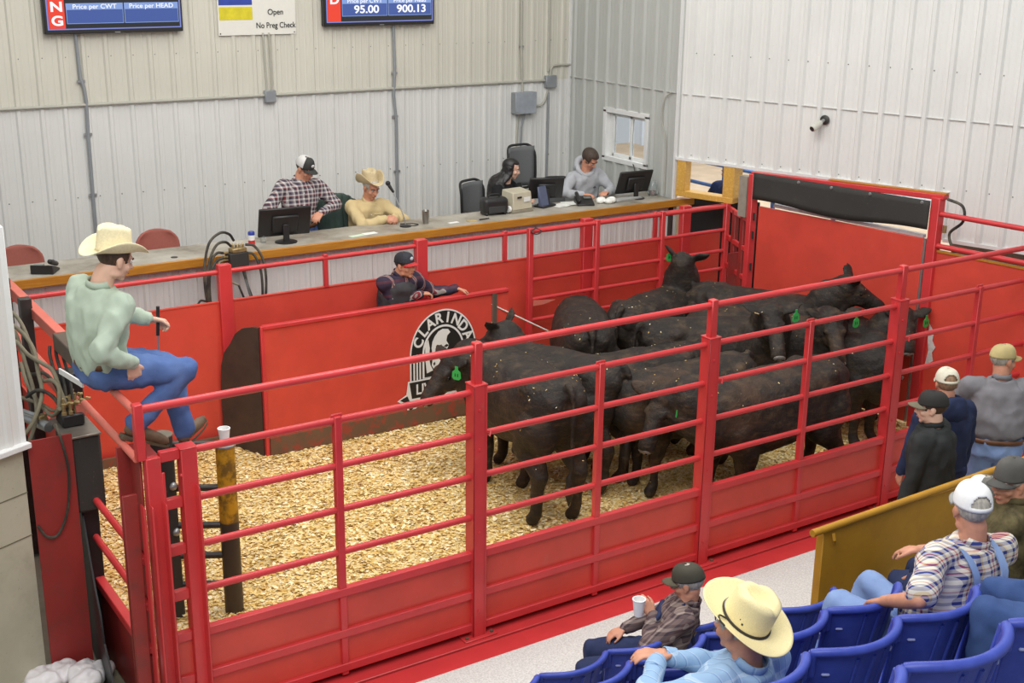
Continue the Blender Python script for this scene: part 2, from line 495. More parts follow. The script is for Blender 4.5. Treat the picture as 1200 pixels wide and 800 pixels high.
# ---------------- front fence
ff = thing('front_fence', 'red pipe and sheet steel ring fence between the cattle and the blue seats', 'fence', (3, 0, FL))
XE = 7.35
MB().tube([(-1.24, 0, H1), (XE, 0, H1)], PR + .002, 14).build('top_rail', RED, ff)
for h in (H2, H3, H4, H5):
    MB().tube([(-0.93, 0, h), (XE, 0, h)], PR, 14).build('rail', RED, ff)
for h in (H6, H7, H8):
    mb = MB()
    mb.b2((-0.93, -0.035, h - 0.058), (XE, 0.02, h)); mb.build('channel', RED, ff, bevel=0.006, seg=2)
MB().b2((-0.93, -0.004, -0.05), (XE, 0.004, H6 - .01)).build('lower_sheet', REDP, ff)
for k, x in enumerate((1.013, 3.05, 5.11, 7.15)):
    mb = MB()   # an I section column
    mb.b2((x - .052, -.055, FL + .012), (x + .052, -.047, 1.745)); mb.b2((x - .052, .047, FL + .012), (x + .052, .055, 1.745))
    mb.b2((x - .052, -.055, FL + .012), (x - .044, .055, 1.745)); mb.b2((x + .03, -.055, FL + .012), (x + .038, .055, 1.745))
    mb.b2((x - .056, -.058, 1.745), (x + .056, .058, 1.755))
    pst = mb.build('post', RED, ff, bevel=0.003)
    MB().b2((x - .03, -.03, 1.75), (x + .03, .03, 2.035)).build('post_extension', RED, ff, bevel=0.006)
    mb = MB().b2((x - .13, -.085, FL + .004), (x + .13, .085, FL + .016)); bp = mb.build('base_plate', RED, ff, bevel=0.004)
    for s in (-1, 1): MB().lathe([(0, 0), (.014, 0), (.014, .012), (0, .014)], (x + s * .1, -.05, FL + .016), 6).build('bolt', RUST, bp)
    for z in (0.1, 0.7, 1.3, 1.58): MB().lathe([(0, 0), (.010, 0), (.010, .008), (0, .01)], (x - .01, -.055, z), 6, (0, -1, 0)).build('bolt', RED, pst)
    MB().tube([(x + .055, -.05, 1.42), (x + .06, -.085, 1.43), (x + .045, -.095, 1.40)], .007, 8).build('latch_pin', RED, ff)
for k, x in enumerate((0.0, 2.03, 4.08, 6.13)):
    mb = MB().b2((x - .024, -.028, -0.085), (x + .024, .024, 1.72)).b2((x - .04, -.006, H2), (x + .04, .006, 1.735))
    mb.build('upright', RED, ff, bevel=0.004)
# ---------------- front-left corner stand of the fence
cs = thing('gate_stand', 'red twin-post steel stand at the near left corner of the ring fence', 'gate post', (-1.08, 0.05, FL))
mb = MB().b2((-1.20, -.035, FL), (-1.115, .045, 1.70)).b2((-1.115, -.03, FL), (-1.095, -.02, 1.6))
mb.build('post', RED, cs, bevel=0.005)
MB().b2((-1.215, .05, FL), (-1.20, .24, 1.70)).b2((-1.29, .235, FL), (-1.2, .25, 1.70)).b2((-1.22, .0, 1.695), (-1.115, .25, 1.703)).build('side_channel', REDD, cs, bevel=0.004)
mb = MB().b2((-1.0, -.045, FL), (-0.905, .045, 1.72)).b2((-1.005, -.05, 1.72), (-.9, .05, 1.728)); mb.build('post', RED, cs, bevel=0.005)
for h in (1.69, H3, H4, H5, H6 - .03, H7 - .03):
    MB().b2((-1.115, -.022, h - .032), (-1.0, .022, h + .03)).build('crossbar', RED, cs, bevel=0.003)
MB().b2((-1.115, -.003, FL), (-1.0, .003, H6 - .04)).build('infill_sheet', REDP, cs)
for x, y, w in ((-1.245, -.06, .012), (-1.205, -.085, .012), (-1.125, -.085, .012), (-0.925, -.075, .012)):
    top = 1.44 if x < -1.0 else 1.50
    MB().poly([(-.006, FL), (.006, FL), (.006, top - .02), (.0, top), (-.006, top - .01)], .07, c=(x, y, 0)).build('guide_flat', RED, cs, bevel=0.003)
MB().b2((-1.345, -.02, FL), (-1.26, .0, 1.5)).build('guide_flat', REDD, cs, bevel=0.004)
MB().b2((-1.245, -.028, 1.69), (-1.19, .03, 2.03)).build('post_extension', RED, cs, bevel=0.006)
MB().ball((-1.26, .03, 1.42), .016, 8, 6).build('bolt', RED, cs)
MB().ball((-1.0, -.03, 1.56), .013, 8, 6).build('bolt', RED, cs)

# ---------------- left side fence with header beams
lf = thing('side_gate_frame', 'red left side frame of pipes and box beams between man on rail and desk', 'fence', (-1.28, 2, 0))
XL = -1.235
for h, y0, y1, m in ((H1, .0, .98, REDF), (H2, .02, 1.1, REDF), (1.05, .02, 1.12, RED), (.75, .02, 1.16, RED)):
    MB().tube([(XL, y0, h), (XL, y1, h)], PR, 12).build('pipe', m, lf)
MB().b2((XL - .03, 1.55, 1.97), (XL + .035, 4.02, 2.05)).build('header_beam', REDF, lf, bevel=0.004)
MB().b2((XL - .05, 1.0, 1.93), (XL + .045, 1.56, 2.045)).build('beam_end_sleeve', RUST, lf, bevel=0.006)
MB().b2((XL - .03, 1.2, 1.57), (XL + .035, 3.95, 1.65)).build('middle_beam', REDF, lf, bevel=0.004)
for y in (2.25, 2.9, 3.6):
    MB().b2((XL - .10, y - .04, FL), (XL - .02, y + .04, 2.12 if y < 3 else 2.2)).build('post', DSTEEL if y < 3 else RUST, lf, bevel=0.004)
MB().b2((XL - .02, 1.3, FL), (XL - .005, 3.95, 1.28)).build('side_sheet', REDP, lf)
MB().b2((XL - .004, .06, FL), (XL + .012, 1.25, 0.42)).build('lower_sheet', REDD, lf)  # darker red holds the shadow lying on this panel
MB().b2((XL - .03, .06, 0.40), (XL + .03, 1.25, 0.46)).build('channel', RED, lf, bevel=0.005)
# ---------------- hydraulic unit
hy = thing('hydraulic_valve_unit', 'black steel hydraulic column with valve block beside the man on the rail', 'hydraulic unit', (-1.28, 1.3, FL))
MB().b2((-1.36, 1.02, 0.98), (-1.17, 1.42, 1.50)).build('cover_box', RUBBER, hy, bevel=0.02, seg=2)
MB().b2((-1.40, 1.0, 1.50), (-1.17, 1.42, 1.515)).build('cover_plate', plain('worn_plate', (140, 132, 122), .4, .6), hy, bevel=0.003)
MB().b2((-1.31, 1.12, FL), (-1.20, 1.30, 1.0)).build('column', plain('black_paint', (30, 31, 34), .45), hy, bevel=0.008)
MB().poly([(.30, FL), (1.22, FL), (1.22, .62), (1.19, .82), (1.14, .93), (1.10, .94), (1.04, .84), (.96, .70), (.84, .52), (.72, .40), (.66, .22), (.50, .14), (.40, .0)], .012, M=np.array([[.1, 1, 0], [1, 0, 0], [0, 0, 1.]]), c=(-1.42, 0, 0)).build('rubber_flap', _mc['black_paint'], hy)
MB().b2((-1.36, 1.18, 1.515), (-1.22, 1.36, 1.60)).build('valve_block', BLACK, hy, bevel=0.01)
for i, (x, y) in enumerate(((-1.34, 1.2), (-1.30, 1.2), (-1.26, 1.22), (-1.22, 1.24), (-1.34, 1.33), (-1.29, 1.34), (-1.24, 1.35))):
    h = 1.60
    mb = MB().lathe([(0, 0), (.017, 0), (.017, .02), (.012, .024), (.012, .05), (.016, .052), (.016, .075), (.009, .08), (.009, .11 + .01 * (i % 3)), (0, .12)], (x, y, h), 8)
    mb.tube([(x, y, h + .06), (x + .03, y - .02, h + .085), (x + .055, y - .03, h + .08)], .009, 8)
    mb.build('fitting', BRASS, hy)
MB().b2((-1.30, 1.40, 1.3), (-1.16, 1.55, 1.80)).build('backing_plate', BLACK, hy, bevel=0.006)
# lever handle of the man's gate control
# hydraulic ram lying behind the plate
hr = thing('hydraulic_ram', 'dirty silver hydraulic cylinder lying on top of dull red guard plate', 'hydraulic cylinder', (-1.5, 1.6, 1.45))
MB().tube([(-1.62, 1.95, 1.50), (-1.42, 1.30, 1.50)], .035, 16).build('barrel', STEEL, hr)
MB().tube([(-1.66, 1.8, 1.57), (-1.46, 1.38, 1.56)], .014, 10).build('rod', STEEL, hr)
MB().box((-1.60, 1.86, 1.55), (.08, .08, .07), .3).build('end_block', BRASS, hr, bevel=.006)
MB().box((-1.44, 1.4, 1.53), (.06, .05, .06), .3).build('end_block', BRASS, hr, bevel=.006)
# dull red guard plate
gp = thing('guard_plate', 'dull red sheet steel guard plate standing beside the pale concrete wall', 'guard plate', (-1.5, 1.0, FL))
pts = [(-1.62, FL), (-1.355, FL), (-1.355, 1.545), (-1.60, 1.545), (-1.615, 1.54), (-1.622, 1.525)]
MB().poly(pts, .012, c=(0, 1.0, 0)).build('plate', REDD, gp)
MB().curve([(-1.615, .985, .98), (-1.57, .97, .90), (-1.50, .97, .90), (-1.43, .97, 1.05), (-1.40, .97, 1.3), (-1.42, .98, 1.5), (-1.44, 1.02, 1.62)], .009, 8).build('hose_loop', HOSE, gp)
# hoses
def hose(name, pts, r, m, lab, grp=None):
    return tag(MB().curve(pts, r, 10, 10).build(name, m), lab, 'hose', grp)
GH = 'dusty hydraulic hoses hanging by the left wall'
hl = 'dusty olive hydraulic hose looping down from the left wall to the valve block'
hose('hydraulic_hose', [(-1.58, 2.0, 2.02), (-1.46, 1.9, 2.04), (-1.38, 1.75, 1.92), (-1.40, 1.55, 1.80), (-1.42, 1.4, 1.70), (-1.50, 1.3, 1.58), (-1.58, 1.25, 1.50)], .014, GHOSE, hl, GH)
hose('hydraulic_hose', [(-1.57, 1.9, 1.95), (-1.48, 1.8, 1.96), (-1.42, 1.7, 1.88), (-1.37, 1.52, 1.86), (-1.34, 1.4, 1.84), (-1.33, 1.3, 1.74), (-1.32, 1.22, 1.66)], .014, GHOSE, hl, GH)
hose('hydraulic_hose', [(-1.52, 2.3, 2.02), (-1.42, 2.2, 2.06), (-1.36, 2.1, 1.98), (-1.34, 1.9, 1.80), (-1.36, 1.7, 1.72), (-1.38, 1.5, 1.75), (-1.36, 1.36, 1.79), (-1.34, 1.28, 1.76), (-1.36, 1.24, 1.64)], .013, GHOSE, hl, GH)
hose('hydraulic_hose', [(-1.54, 2.32, 2.0), (-1.46, 2.25, 2.02), (-1.40, 2.15, 1.92), (-1.40, 1.9, 1.74), (-1.43, 1.6, 1.66), (-1.47, 1.4, 1.55), (-1.56, 1.28, 1.42)], .013, GHOSE, hl, GH)
hose('hydraulic_hose', [(-1.55, 2.3, 1.97), (-1.50, 2.2, 1.85), (-1.46, 2.1, 1.72), (-1.38, 1.9, 1.68), (-1.34, 1.7, 1.74), (-1.30, 1.6, 1.70), (-1.28, 1.5, 1.62)], .012, HOSE, 'thin dark hydraulic hose sagging across the gap below the header beam', None)
hose('hydraulic_hose', [(-1.55, 1.9, 1.62), (-1.50, 1.7, 1.60), (-1.42, 1.5, 1.60), (-1.36, 1.4, 1.57), (-1.31, 1.34, 1.62)], .012, GHOSE, 'dusty hose running level from wall edge into the brass fittings', None)
hose('hydraulic_hose', [(-1.42, 1.95, 1.75), (-1.44, 1.75, 1.68), (-1.43, 1.55, 1.62), (-1.39, 1.35, 1.56), (-1.36, 1.22, 1.64)], .013, GHOSE, 'dusty hose crossing the others in an S bend above the cylinder', None)
hose('hydraulic_hose', [(-1.50, 1.5, 1.66), (-1.44, 1.42, 1.72), (-1.38, 1.34, 1.70), (-1.335, 1.30, 1.62)], .012, HOSE, 'short dark hose arching over the cylinder end', None)
for i, x in enumerate((-1.335, -1.295, -1.255)):
    hose('hydraulic_hose', [(x, 1.30, 1.66), (x + .005, 1.36, 1.78), (x + .01, 1.5, 1.90), (x + .03, 1.58, 1.95)], .011, HOSE, 'black hose rising straight from the valve block to the beam sleeve', 'black hoses rising from the valve block')
# white plastic strip tucked behind the seated man's belt
tag(MB().beam((-1.36, 1.12, 1.925), (-1.31, .78, 1.925), .012, .035).build('plastic_strip', WHITE), 'white plastic strip sticking out behind the man on the rail', 'strip')

# ---------------- pale wall edge at far left
th = radians(25); DL = (cos(th), sin(th)); NL = (sin(th), -cos(th)); PL = (-1.628, 1.0)
def wl(u, n, z): return (PL[0] - DL[0] * u + NL[0] * n, PL[1] - DL[1] * u + NL[1] * n, z)
CB = dirty('cast_concrete', (186, 181, 160), (140, 132, 112), 0.9, 5, 0.5, 0.75, 0.4)
struct(MB().add([wl(u, n, z) for z in (FL - .02, 1.50) for u, n in ((0.03, 0), (2.4, 0), (2.4, -.2), (0.03, -.2))], [(0, 1, 5, 4), (1, 2, 6, 5), (2, 3, 7, 6), (3, 0, 4, 7), (0, 3, 2, 1), (4, 5, 6, 7)]).build('wall_left_base', CB, bevel=.004))
for k, z in enumerate((1.22, 0.93)):
    struct(MB().beam(wl(.03, .001, z), wl(2.4, .001, z), .004, .006).build('trim_%d' % (20 + k), plain('joint_dark', (112, 106, 88), .9)))
mbw = corrugated(wl(.03, 0.0, 0)[:2], (-DL[0], -DL[1]), 2.4, 1.52, 5.6, NL, pitch=.2286, phase=.09, rib=.012)
sheet('wall_left', mbw, WM_BACK_LO)
struct(MB().beam(wl(0, .02, 1.535), wl(2.4, .02, 1.535), .07, .035).build('trim_22', TRIM, bevel=.004))
struct(MB().beam(wl(.02, -.02, 1.53), wl(.02, -.02, 2.9), .07, .05, up=(1, 0, 0)).build('trim_23', TRIM, bevel=.003))

# ---------------- back fence
YF = 4.0
bf = thing('back_fence', 'long red steel back fence of the ring under the auction desk', 'fence', (2.5, YF, 0))
MB().tube([(-1.3, YF, 1.655), (6.85, YF, 1.675)], PR, 12).build('top_rail', RED, bf)
MB().b2((-1.3, YF - .006, -.05), (6.75, YF + .006, 1.385)).build('sheet', REDP, bf)
MB().b2((-1.3, YF - .012, 1.375), (6.75, YF + .012, 1.392)).build('sheet_edge', REDP, bf, bevel=.003)
for x in (0.79, 2.81, 4.83, 6.2):
    MB().b2((x - .06, YF - .05, -.05), (x + .06, YF + .03, 1.73)).build('post', RED, bf, bevel=.005)
for x in (1.79, 3.80, 5.78):
    MB().b2((x - .022, YF - .02, 1.38), (x + .022, YF + .02, 1.70)).build('upright', RED, bf, bevel=.004)
MB().b2((-1.28, YF - .08, -.02), (6.4, YF - .045, .12)).build('manure_line', dirty('caked_dirt', (110, 84, 62), (168, 60, 44), .95, 12, .5, .62, .7), bf)
# ---------------- swing gate folded against the back fence
sg = thing('swing_gate', 'red five-bar pipe gate folded back against the far ring fence', 'gate', (5.3, 3.83, 0))
for h in (1.705, 1.435, 1.195, .985, .76):
    MB().tube([(4.0, 3.83, h), (6.70, 3.83, h)], .024 if h > 1.6 else .021, 12).build('rail', RED, sg)
for x, w in ((4.0, .028), (4.85, .026), (5.74, .026), (6.68, .032)):
    MB().b2((x - w, 3.83 - .028, .12), (x + w, 3.83 + .028, 1.74)).build('upright', RED, sg, bevel=.005)
MB().curve([(4.04, 3.80, 1.74), (3.99, 3.80, 1.71), (4.05, 3.79, 1.68), (4.12, 3.80, 1.70), (4.06, 3.83, 1.74)], .006, 6).build('chain_loop', DSTEEL, sg)
MB().poly([(0, .86), (.28, .83), (.12, .80), (0, .80)], .008, c=(4.03, 3.80, .12)).build('corner_brace', REDF, sg)
# ---------------- corner ladder frame
lc = thing('corner_frame', 'red ladder frame standing in the far right corner of the ring', 'gate frame', (6.55, 3.5, 0))
for x, y, z in ((6.62, 3.62, 1.70), (6.50, 3.36, 1.70)):
    MB().b2((x - .03, y - .03, -.05), (x + .03, y + .03, z)).build('post', REDD, lc, bevel=.004)
for h in (1.68, 1.35, 1.03, .7, .35):
    MB().beam((6.70, 3.80, h), (6.60, 3.60, h), .04, .05).beam((6.60, 3.60, h), (6.40, 3.13, h), .04, .05).build('rung', RED, lc, bevel=.004)
MB().b2((6.45, 3.5, -.05), (6.75, 3.52, 1.25)).build('infill_sheet', REDD, lc)
# ---------------- overhead gate on the right
G0 = V(6.39, 3.11, 0); G1 = V(6.69, 1.04, 0); GD = (G1 - G0) / np.linalg.norm(G1 - G0); GN = V(-GD[1] * -1, -GD[0], 0)
GN = V(GD[1], -GD[0], 0)   # points into the ring (-x)
def g(u, n, z): return tuple(G0 + GD * u + GN * n + V(0, 0, z))
GL = float(np.linalg.norm(G1 - G0))
gf = thing('gate_portal', 'tall red steel portal with black rubber flap over the right-hand gate', 'gate frame', (6.54, 2.1, 0))
MB().beam(g(-.02, 0, -.05), g(-.02, 0, 2.20), .07, .09, up=(1, 0, 0)).build('post', RED, gf, bevel=.005)
MB().beam(g(GL + .06, 0, -.05), g(GL + .06, 0, 2.28), .10, .09, up=(1, 0, 0)).build('post', RED, gf, bevel=.005)
MB().beam(g(-.05, -.03, 2.195), g(GL + .12, -.03, 2.285), .10, .05).build('header_beam', RED, gf, bevel=.005)
MB().beam(g(.9, -.05, 2.268), g(GL + .12, -.05, 2.316), .06, .012).build('plank_edge', OAK, gf)
def flap(u, v):
    sag = .02 * sin(pi * u)
    zt = 2.225 + .02 * u; zb = 1.945 + .02 * u - .03 * sin(pi * u) + .015 * sin(9 * u)
    return g(.02 + u * (GL - .01), .055 + .01 * sin(7 * u) * v, zt + (zb - zt) * v)
MB().grid(flap, np.linspace(0, 1, 40), np.linspace(0, 1, 6)).build('rubber_flap', RUBBER, gf, smooth=True, solid=.012)
for u in (.6, 1.0, 1.45, 2.02):
    MB().lathe([(0, 0), (.018, 0), (.014, .008), (0, .01)], g(u, .062, 2.20 + .01 * u), 10, GN).build('bolt', STEEL, gf)
MB().curve([g(GL + .13, -.04, 2.27), g(GL + .28, -.06, 2.22), g(GL + .30, -.06, 2.08), g(GL + .18, -.06, 1.95), g(GL + .22, -.06, 1.82), g(GL + .30, -.05, 1.72)], .014, 8).build('hose', HOSE, gf)
MB().lathe([(0, 0), (.02, 0), (.02, .07), (0, .07)], g(GL + .14, -.03, 1.95), 10).build('fitting', BRASS, gf)
MB().b2((6.36, 3.20, 1.72), (6.44, 3.32, 2.16)).build('wall_end_post', plain('bare_grey_post', (150, 142, 130), .6), gf)
gt = thing('sliding_gate', 'big plain red steel sliding gate with silver top edge on the right', 'gate', (6.54, 2.1, 0))
def gz(p, z): return (p[0], p[1], z)
MB().beam(g(.08, .0, .94), g(GL - .04, .0, .94), .03, 1.86).build('panel', REDP, gt, bevel=.004)
MB().beam(g(.25, -.035, 1.90), g(GL - .06, -.035, 1.885), .05, .035).build('top_channel', plain('silver_track', (206, 204, 204), .4, .3), gt, bevel=.003)
MB().beam(g(GL - .035, 0, .94), g(GL - .015, 0, .94), .03, 1.86).build('edge_strip', STEEL, gt)
for z in (1.55, 1.2, 1.75): MB().lathe([(0, -.04), (.012, -.04), (.012, .04), (0, .04)], g(.03, .02, z), 8).build('hinge', DSTEEL, gt)
# right-hand fence from portal to front corner
rf = thing('right_fence', 'red sheet steel fence with two pipe rails at the right end of ring', 'fence', (6.8, .4, 0))
CE = V(6.93, -.02, 0)
for z in (2.13, 1.825):
    a = g(GL + .08, .01, z); b = g(GL + 1.6, .01, z)
    MB().tube([a, b], PR + .003, 12).build('rail', RED, rf)
MB().beam(g(GL + .08, 0, .86), g(GL + 1.3, 0, .86), .012, 1.82).build('sheet', REDP, rf)
MB().beam(g(GL + .08, 0, 1.775), g(GL + 1.3, 0, 1.775), .03, .02).build('sheet_edge', OAK, rf)
mb = MB()
mb.poly([(0, 1.06), (.06, .98), (.05, .9), (.09, .84), (.06, .78), (.08, .70), (.0, .64), (.02, .8), (.0, .9)], .004, M=np.array([[GD[0], -GN[0], 0], [GD[1], -GN[1], 0], [0, 0, 1.]]), c=g(GL + .12, .014, 0))
mb.build('scuffed_patch', plain('bare_white_scuff', (206, 200, 196), .6, 0, .15, 30), rf)

# ---------------- shield
ys = 3.55
sh = thing('shield_panel', 'red steel shield panel with round black and white cattle logo in the ring', 'panel', (2.2, ys, 0))
MB().b2((.95, ys - .012, .0), (3.55, ys + .012, 1.235)).build('sheet', REDP, sh)
MB().b2((.95, ys - .03, 1.205), (3.55, ys + .03, 1.24)).build('top_channel', RED, sh, bevel=.005)
MB().b2((.93, ys - .02, .0), (.965, ys + .02, 1.235)).build('end_strip', RED, sh, bevel=.004)
MB().b2((3.36, ys - .03, .05), (3.41, ys - .012, 1.21)).build('stiffener', plain('grey_bar', (96, 88, 78), .6, .3), sh, bevel=.003)
MB().b2((.97, ys - .03, .0), (3.5, ys - .0125, .17)).build('caked_base', _mc['caked_dirt'], sh)
# dark curved end flap joining shield to back fence
L0 = V(.93, ys + .02, 0); L1 = V(.70, YF - .03, 0)
dl = np.linalg.norm(L1 - L0); dd = (L1 - L0) / dl
M_ = np.array([[dd[0], -dd[1], 0], [dd[1], dd[0], 0], [0, 0, 1.]])
pts = [(0, .0), (dl, .0), (dl, .55), (dl - .02, .8), (dl - .06, .93), (dl - .14, 1.03), (dl - .2, 1.13), (dl - .28, 1.19), (.06, 1.22), (0, 1.22)]
MB().poly(pts, .03, M=M_, c=L0).build('end_flap', dirty('worn_dark_rubber', (72, 58, 48), (44, 38, 34), .8, 5, .45, .7, .6), sh)
# logo
LBK = plain('logo_black', (34, 33, 32), .5, 0, .05); LWH = plain('logo_white', (228, 226, 222), .5, 0, .03)
LX, LZ = 2.80, .70   # centre of the arch circle
logo = bpy.data.objects.new('logo', None); COL.objects.link(logo); logo.parent = sh; logo.location = (LX - 2.2, -.014, LZ)
def lpoly(pts, y, m, name, th=.002):
    mb = MB().poly([(x, z) for x, z in pts], th, c=(0, y, 0)); o = mb.build(name, m, logo, world=False, smooth=False); return o
def arch(rx, rz, zb):
    P = [(rx * cos(a), rz * sin(a)) for a in np.linspace(0, pi, 48)]
    return [(rx, zb)] + P + [(-rx, zb)]
SX = 1.0
lpoly(arch(.37, .43, -.26), -.001, LWH, 'logo_rim')
lpoly(arch(.355, .415, -.25), -.003, LBK, 'logo_ground')
lpoly(arch(.235, .275, -.24), -.005, LWH, 'logo_inner_rim')
lpoly(arch(.215, .255, -.23), -.007, LBK, 'logo_inner_ground')
# cattle head drawing: white face and muzzle, black mane
face = [(-.10, .17), (-.06, .215), (-.01, .235), (.05, .225), (.075, .19), (.04, .16), (.03, .11), (.06, .06), (.035, .02), (.02, -.04), (.0, -.10), (-.03, -.15), (-.07, -.175), (-.11, -.16), (-.135, -.12), (-.125, -.06), (-.13, .0), (-.135, .06), (-.125, .12)]
lpoly(face, -.009, LWH, 'cattle_face')
lpoly([(-.205, .10), (-.17, .15), (-.155, .06), (-.165, -.03), (-.15, -.11), (-.12, -.17), (-.19, -.19), (-.205, -.05)], -.009, LWH, 'cattle_highlight')
lpoly([(.0, .055), (.03, .075), (.06, .06), (.03, .045)], -.011, LBK, 'cattle_eye')
lpoly([(-.12, -.10), (-.10, -.085), (-.095, -.11), (-.11, -.125)], -.011, LBK, 'cattle_nostril')
lpoly([(-.06, -.135), (-.035, -.12), (-.04, -.145)], -.011, LBK, 'cattle_nostril')
lpoly([(.06, -.15), (.10, -.06), (.085, -.12), (.13, -.03), (.11, -.13), (.15, -.08), (.12, -.18)], -.009, LWH, 'cattle_tuft')
# side bars
for s in (-1, 1):
    for k in range(3):
        x = s * (.262 + k * .033)
        lpoly([(x - .008, -.24), (x + .008, -.24), (x + .008, .015), (x - .008, .015)], -.006, LWH, 'logo_bar')
# ribbon
lpoly([(-.52, -.42), (-.42, -.37), (-.40, -.24), (.40, -.24), (.42, -.37), (.52, -.42), (.42, -.48), (.40, -.58), (.25, -.47), (-.25, -.47), (-.40, -.60), (-.42, -.48)], -.012, LWH, 'ribbon_rim')
lpoly([(-.385, -.255), (.385, -.255), (.36, -.42), (-.36, -.42)], -.014, LBK, 'ribbon_ground')
lpoly([(-.49, -.415), (-.41, -.385), (-.385, -.44), (-.30, -.46), (-.385, -.56), (-.40, -.47)], -.014, LBK, 'ribbon_tail')
lpoly([(.49, -.415), (.41, -.385), (.385, -.44), (.30, -.46), (.385, -.56), (.40, -.47)], -.014, LBK, 'ribbon_tail')
def text(body, loc, size, m, parent, rot=(pi / 2, 0, 0), ext=.001, bold=0.0, align='CENTER', name='lettering', sx=1.0):
    c = bpy.data.curves.new(name, 'FONT'); c.body = body; c.size = size; c.extrude = ext; c.offset = bold
    c.align_x = align; c.align_y = 'CENTER'
    o = bpy.data.objects.new(name, c); COL.objects.link(o); o.location = loc; o.rotation_euler = rot; o.scale = (sx, 1, 1)
    dg = bpy.context.evaluated_depsgraph_get()
    me = bpy.data.meshes.new_from_object(o.evaluated_get(dg)); bpy.data.objects.remove(o)
    me.transform(Matrix.LocRotScale(Vector(loc), Matrix(Matrix.Identity(3)) if False else None, None) if False else Matrix.Identity(4))
    o = bpy.data.objects.new(name, me); COL.objects.link(o); me.materials.clear(); me.materials.append(m)
    o.location = loc; o.rotation_euler = rot; o.scale = (sx, 1, 1)
    if parent: o.parent = parent
    return o
wd = 'CLARINDA'
angs = np.linspace(158, 22, 8)
for ch, a in zip(wd, angs):
    a = radians(a); x = .295 * cos(a); z = .345 * sin(a)
    text(ch, (x, -.006, z), .145, LWH, logo, (pi / 2, -(a - pi / 2) * .92, 0), .0015, .004, sx=.95)
text('LIVESTOCK', (0, -.017, -.34), .145, LWH, logo, (pi / 2, 0, 0), .0015, .003, sx=.86)

# ---------------- hydraulic side posts in the ring
gg = thing('guard_rail_stand', 'two round posts, one black and one yellow, joined by dark pipes at the ring corner', 'guard rail', (-.53, 1.12, 0))
MB().lathe([(0, 0), (.075, 0), (.075, 1.385), (.07, 1.39), (0, 1.39)], (-.73, 1.205, -.05), 24).build('post', RUBBER, gg)
MB().lathe([(0, 0), (.078, 0), (.078, .008), (0, .008)], (-.73, 1.205, 1.335), 24).build('post_cap', plain('dirt_cap', (120, 112, 98), .8), gg)
t = NT('yellow_black_post'); tc = t.coords(); sp = t.new('ShaderNodeSeparateXYZ'); t.link(tc, sp.inputs[0])
k = t.ramp(t.math('ADD', sp.outputs[2], t.math('MULTIPLY', t.noise(4, 3), .08)), [(.0, (0, 0, 0, 1)), (.72, (0, 0, 0, 1)), (.73, (1, 1, 1, 1))])
yb_ = t.mix(t.ramp(t.noise(9, 5, .7), [(.45, (0, 0, 0, 1)), (.6, (.8, .8, .8, 1))]), srgb(200, 150, 30), srgb(84, 66, 34))
YP = t.set(t.mix(k, srgb(62, 54, 46), yb_), .5)
MB().lathe([(0, 0), (.065, 0), (.065, 1.29), (0, 1.29)], (-.35, 1.04, -.05), 24).build('post', YP, gg)
MB().lathe([(0, 0), (.075, 0), (.075, .01), (0, .01)], (-.35, 1.04, 1.24), 24).build('post_cap', STEEL, gg)
for z in (1.25, .93, .65, .42, .2, 1.25 - 1.3):
    if z < 0: continue
    MB().tube([(-.73, 1.205, z + .02), (-.35, 1.04, z)], .024, 12).build('pipe', DSTEEL, gg)
mb = MB()
for z in (.98, .64): mb.ball((-.695, 1.14, z), .03, 10, 8)
mb.build('weld_knob', STEEL, gg)
# foam cup on the yellow post
def foam_cup(loc, lab, s=1.0):
    r = thing('foam_cup', lab, 'cup', loc)
    mb = MB().lathe([(0, 0), (.028 * s, 0), (.040 * s, .105 * s), (.043 * s, .108 * s), (.043 * s, .114 * s), (.037 * s, .114 * s), (.027 * s, .01), (0, .01)], loc, 28)
    mb.build('cup_body', plain('foam_white', (244, 244, 242), .7, 0, .02, 40), r)
    return r
foam_cup((-.35, 1.04, 1.251), 'white foam cup standing on the yellow post cap in the ring')
# expanded metal grate at foot of black post
mb = MB()
for i in range(14):
    mb.beam((-.95 + .0 * i, .10 + .03 * i, .02), (-.62, .10 + .03 * i, .02), .004, .012)
for i in range(12):
    mb.beam((-.95 + .03 * i, .10, .024), (-.95 + .03 * i, .52, .024), .004, .012)
tag(mb.build('metal_grate', DSTEEL), 'small dark metal grate on the shavings behind the twin red posts', 'grate')

# ---------------- wood shavings
t = NT('wood_shavings')
vo = t.new('ShaderNodeTexVoronoi'); vo.inputs['Scale'].default_value = 55; t.link(t.coords(), vo.inputs[0])
sepc = t.new('ShaderNodeSeparateColor'); t.link(vo.outputs['Color'], sepc.inputs[0])
c1 = t.ramp(sepc.outputs[0], [(0, srgb(196, 156, 84)), (.35, srgb(232, 198, 122)), (.7, srgb(246, 222, 158)), (1, srgb(252, 238, 196))])
k = t.ramp(t.noise(3.2, 6, .7), [(.50, (0, 0, 0, 1)), (.72, (.75, .75, .75, 1))])
c2 = t.mix(k, c1, srgb(160, 128, 72))
t.bump(vo.outputs['Distance'], .8, .02)
SHAV = t.set(c2, .9, 0, .2)
def ground_h(x, y):
    e = min(x + 1.3, 6.9 - x, y - 0.0, 4.0 - y)
    b = .05 * max(0, 1 - (4.0 - y) / .5)
    return .012 * noise.noise(Vector((x * 1.6, y * 1.6, 0))) + .008 * noise.noise(Vector((x * 6, y * 6, 3))) + b - .012
mb = MB(); xs = np.linspace(-1.22, 6.95, 165); ysr = np.linspace(.006, 3.99, 80)
mb.grid(lambda u, v: (u, v, ground_h(u, v)), xs, ysr)
struct(mb.build('floor_ring', SHAV, smooth=True))
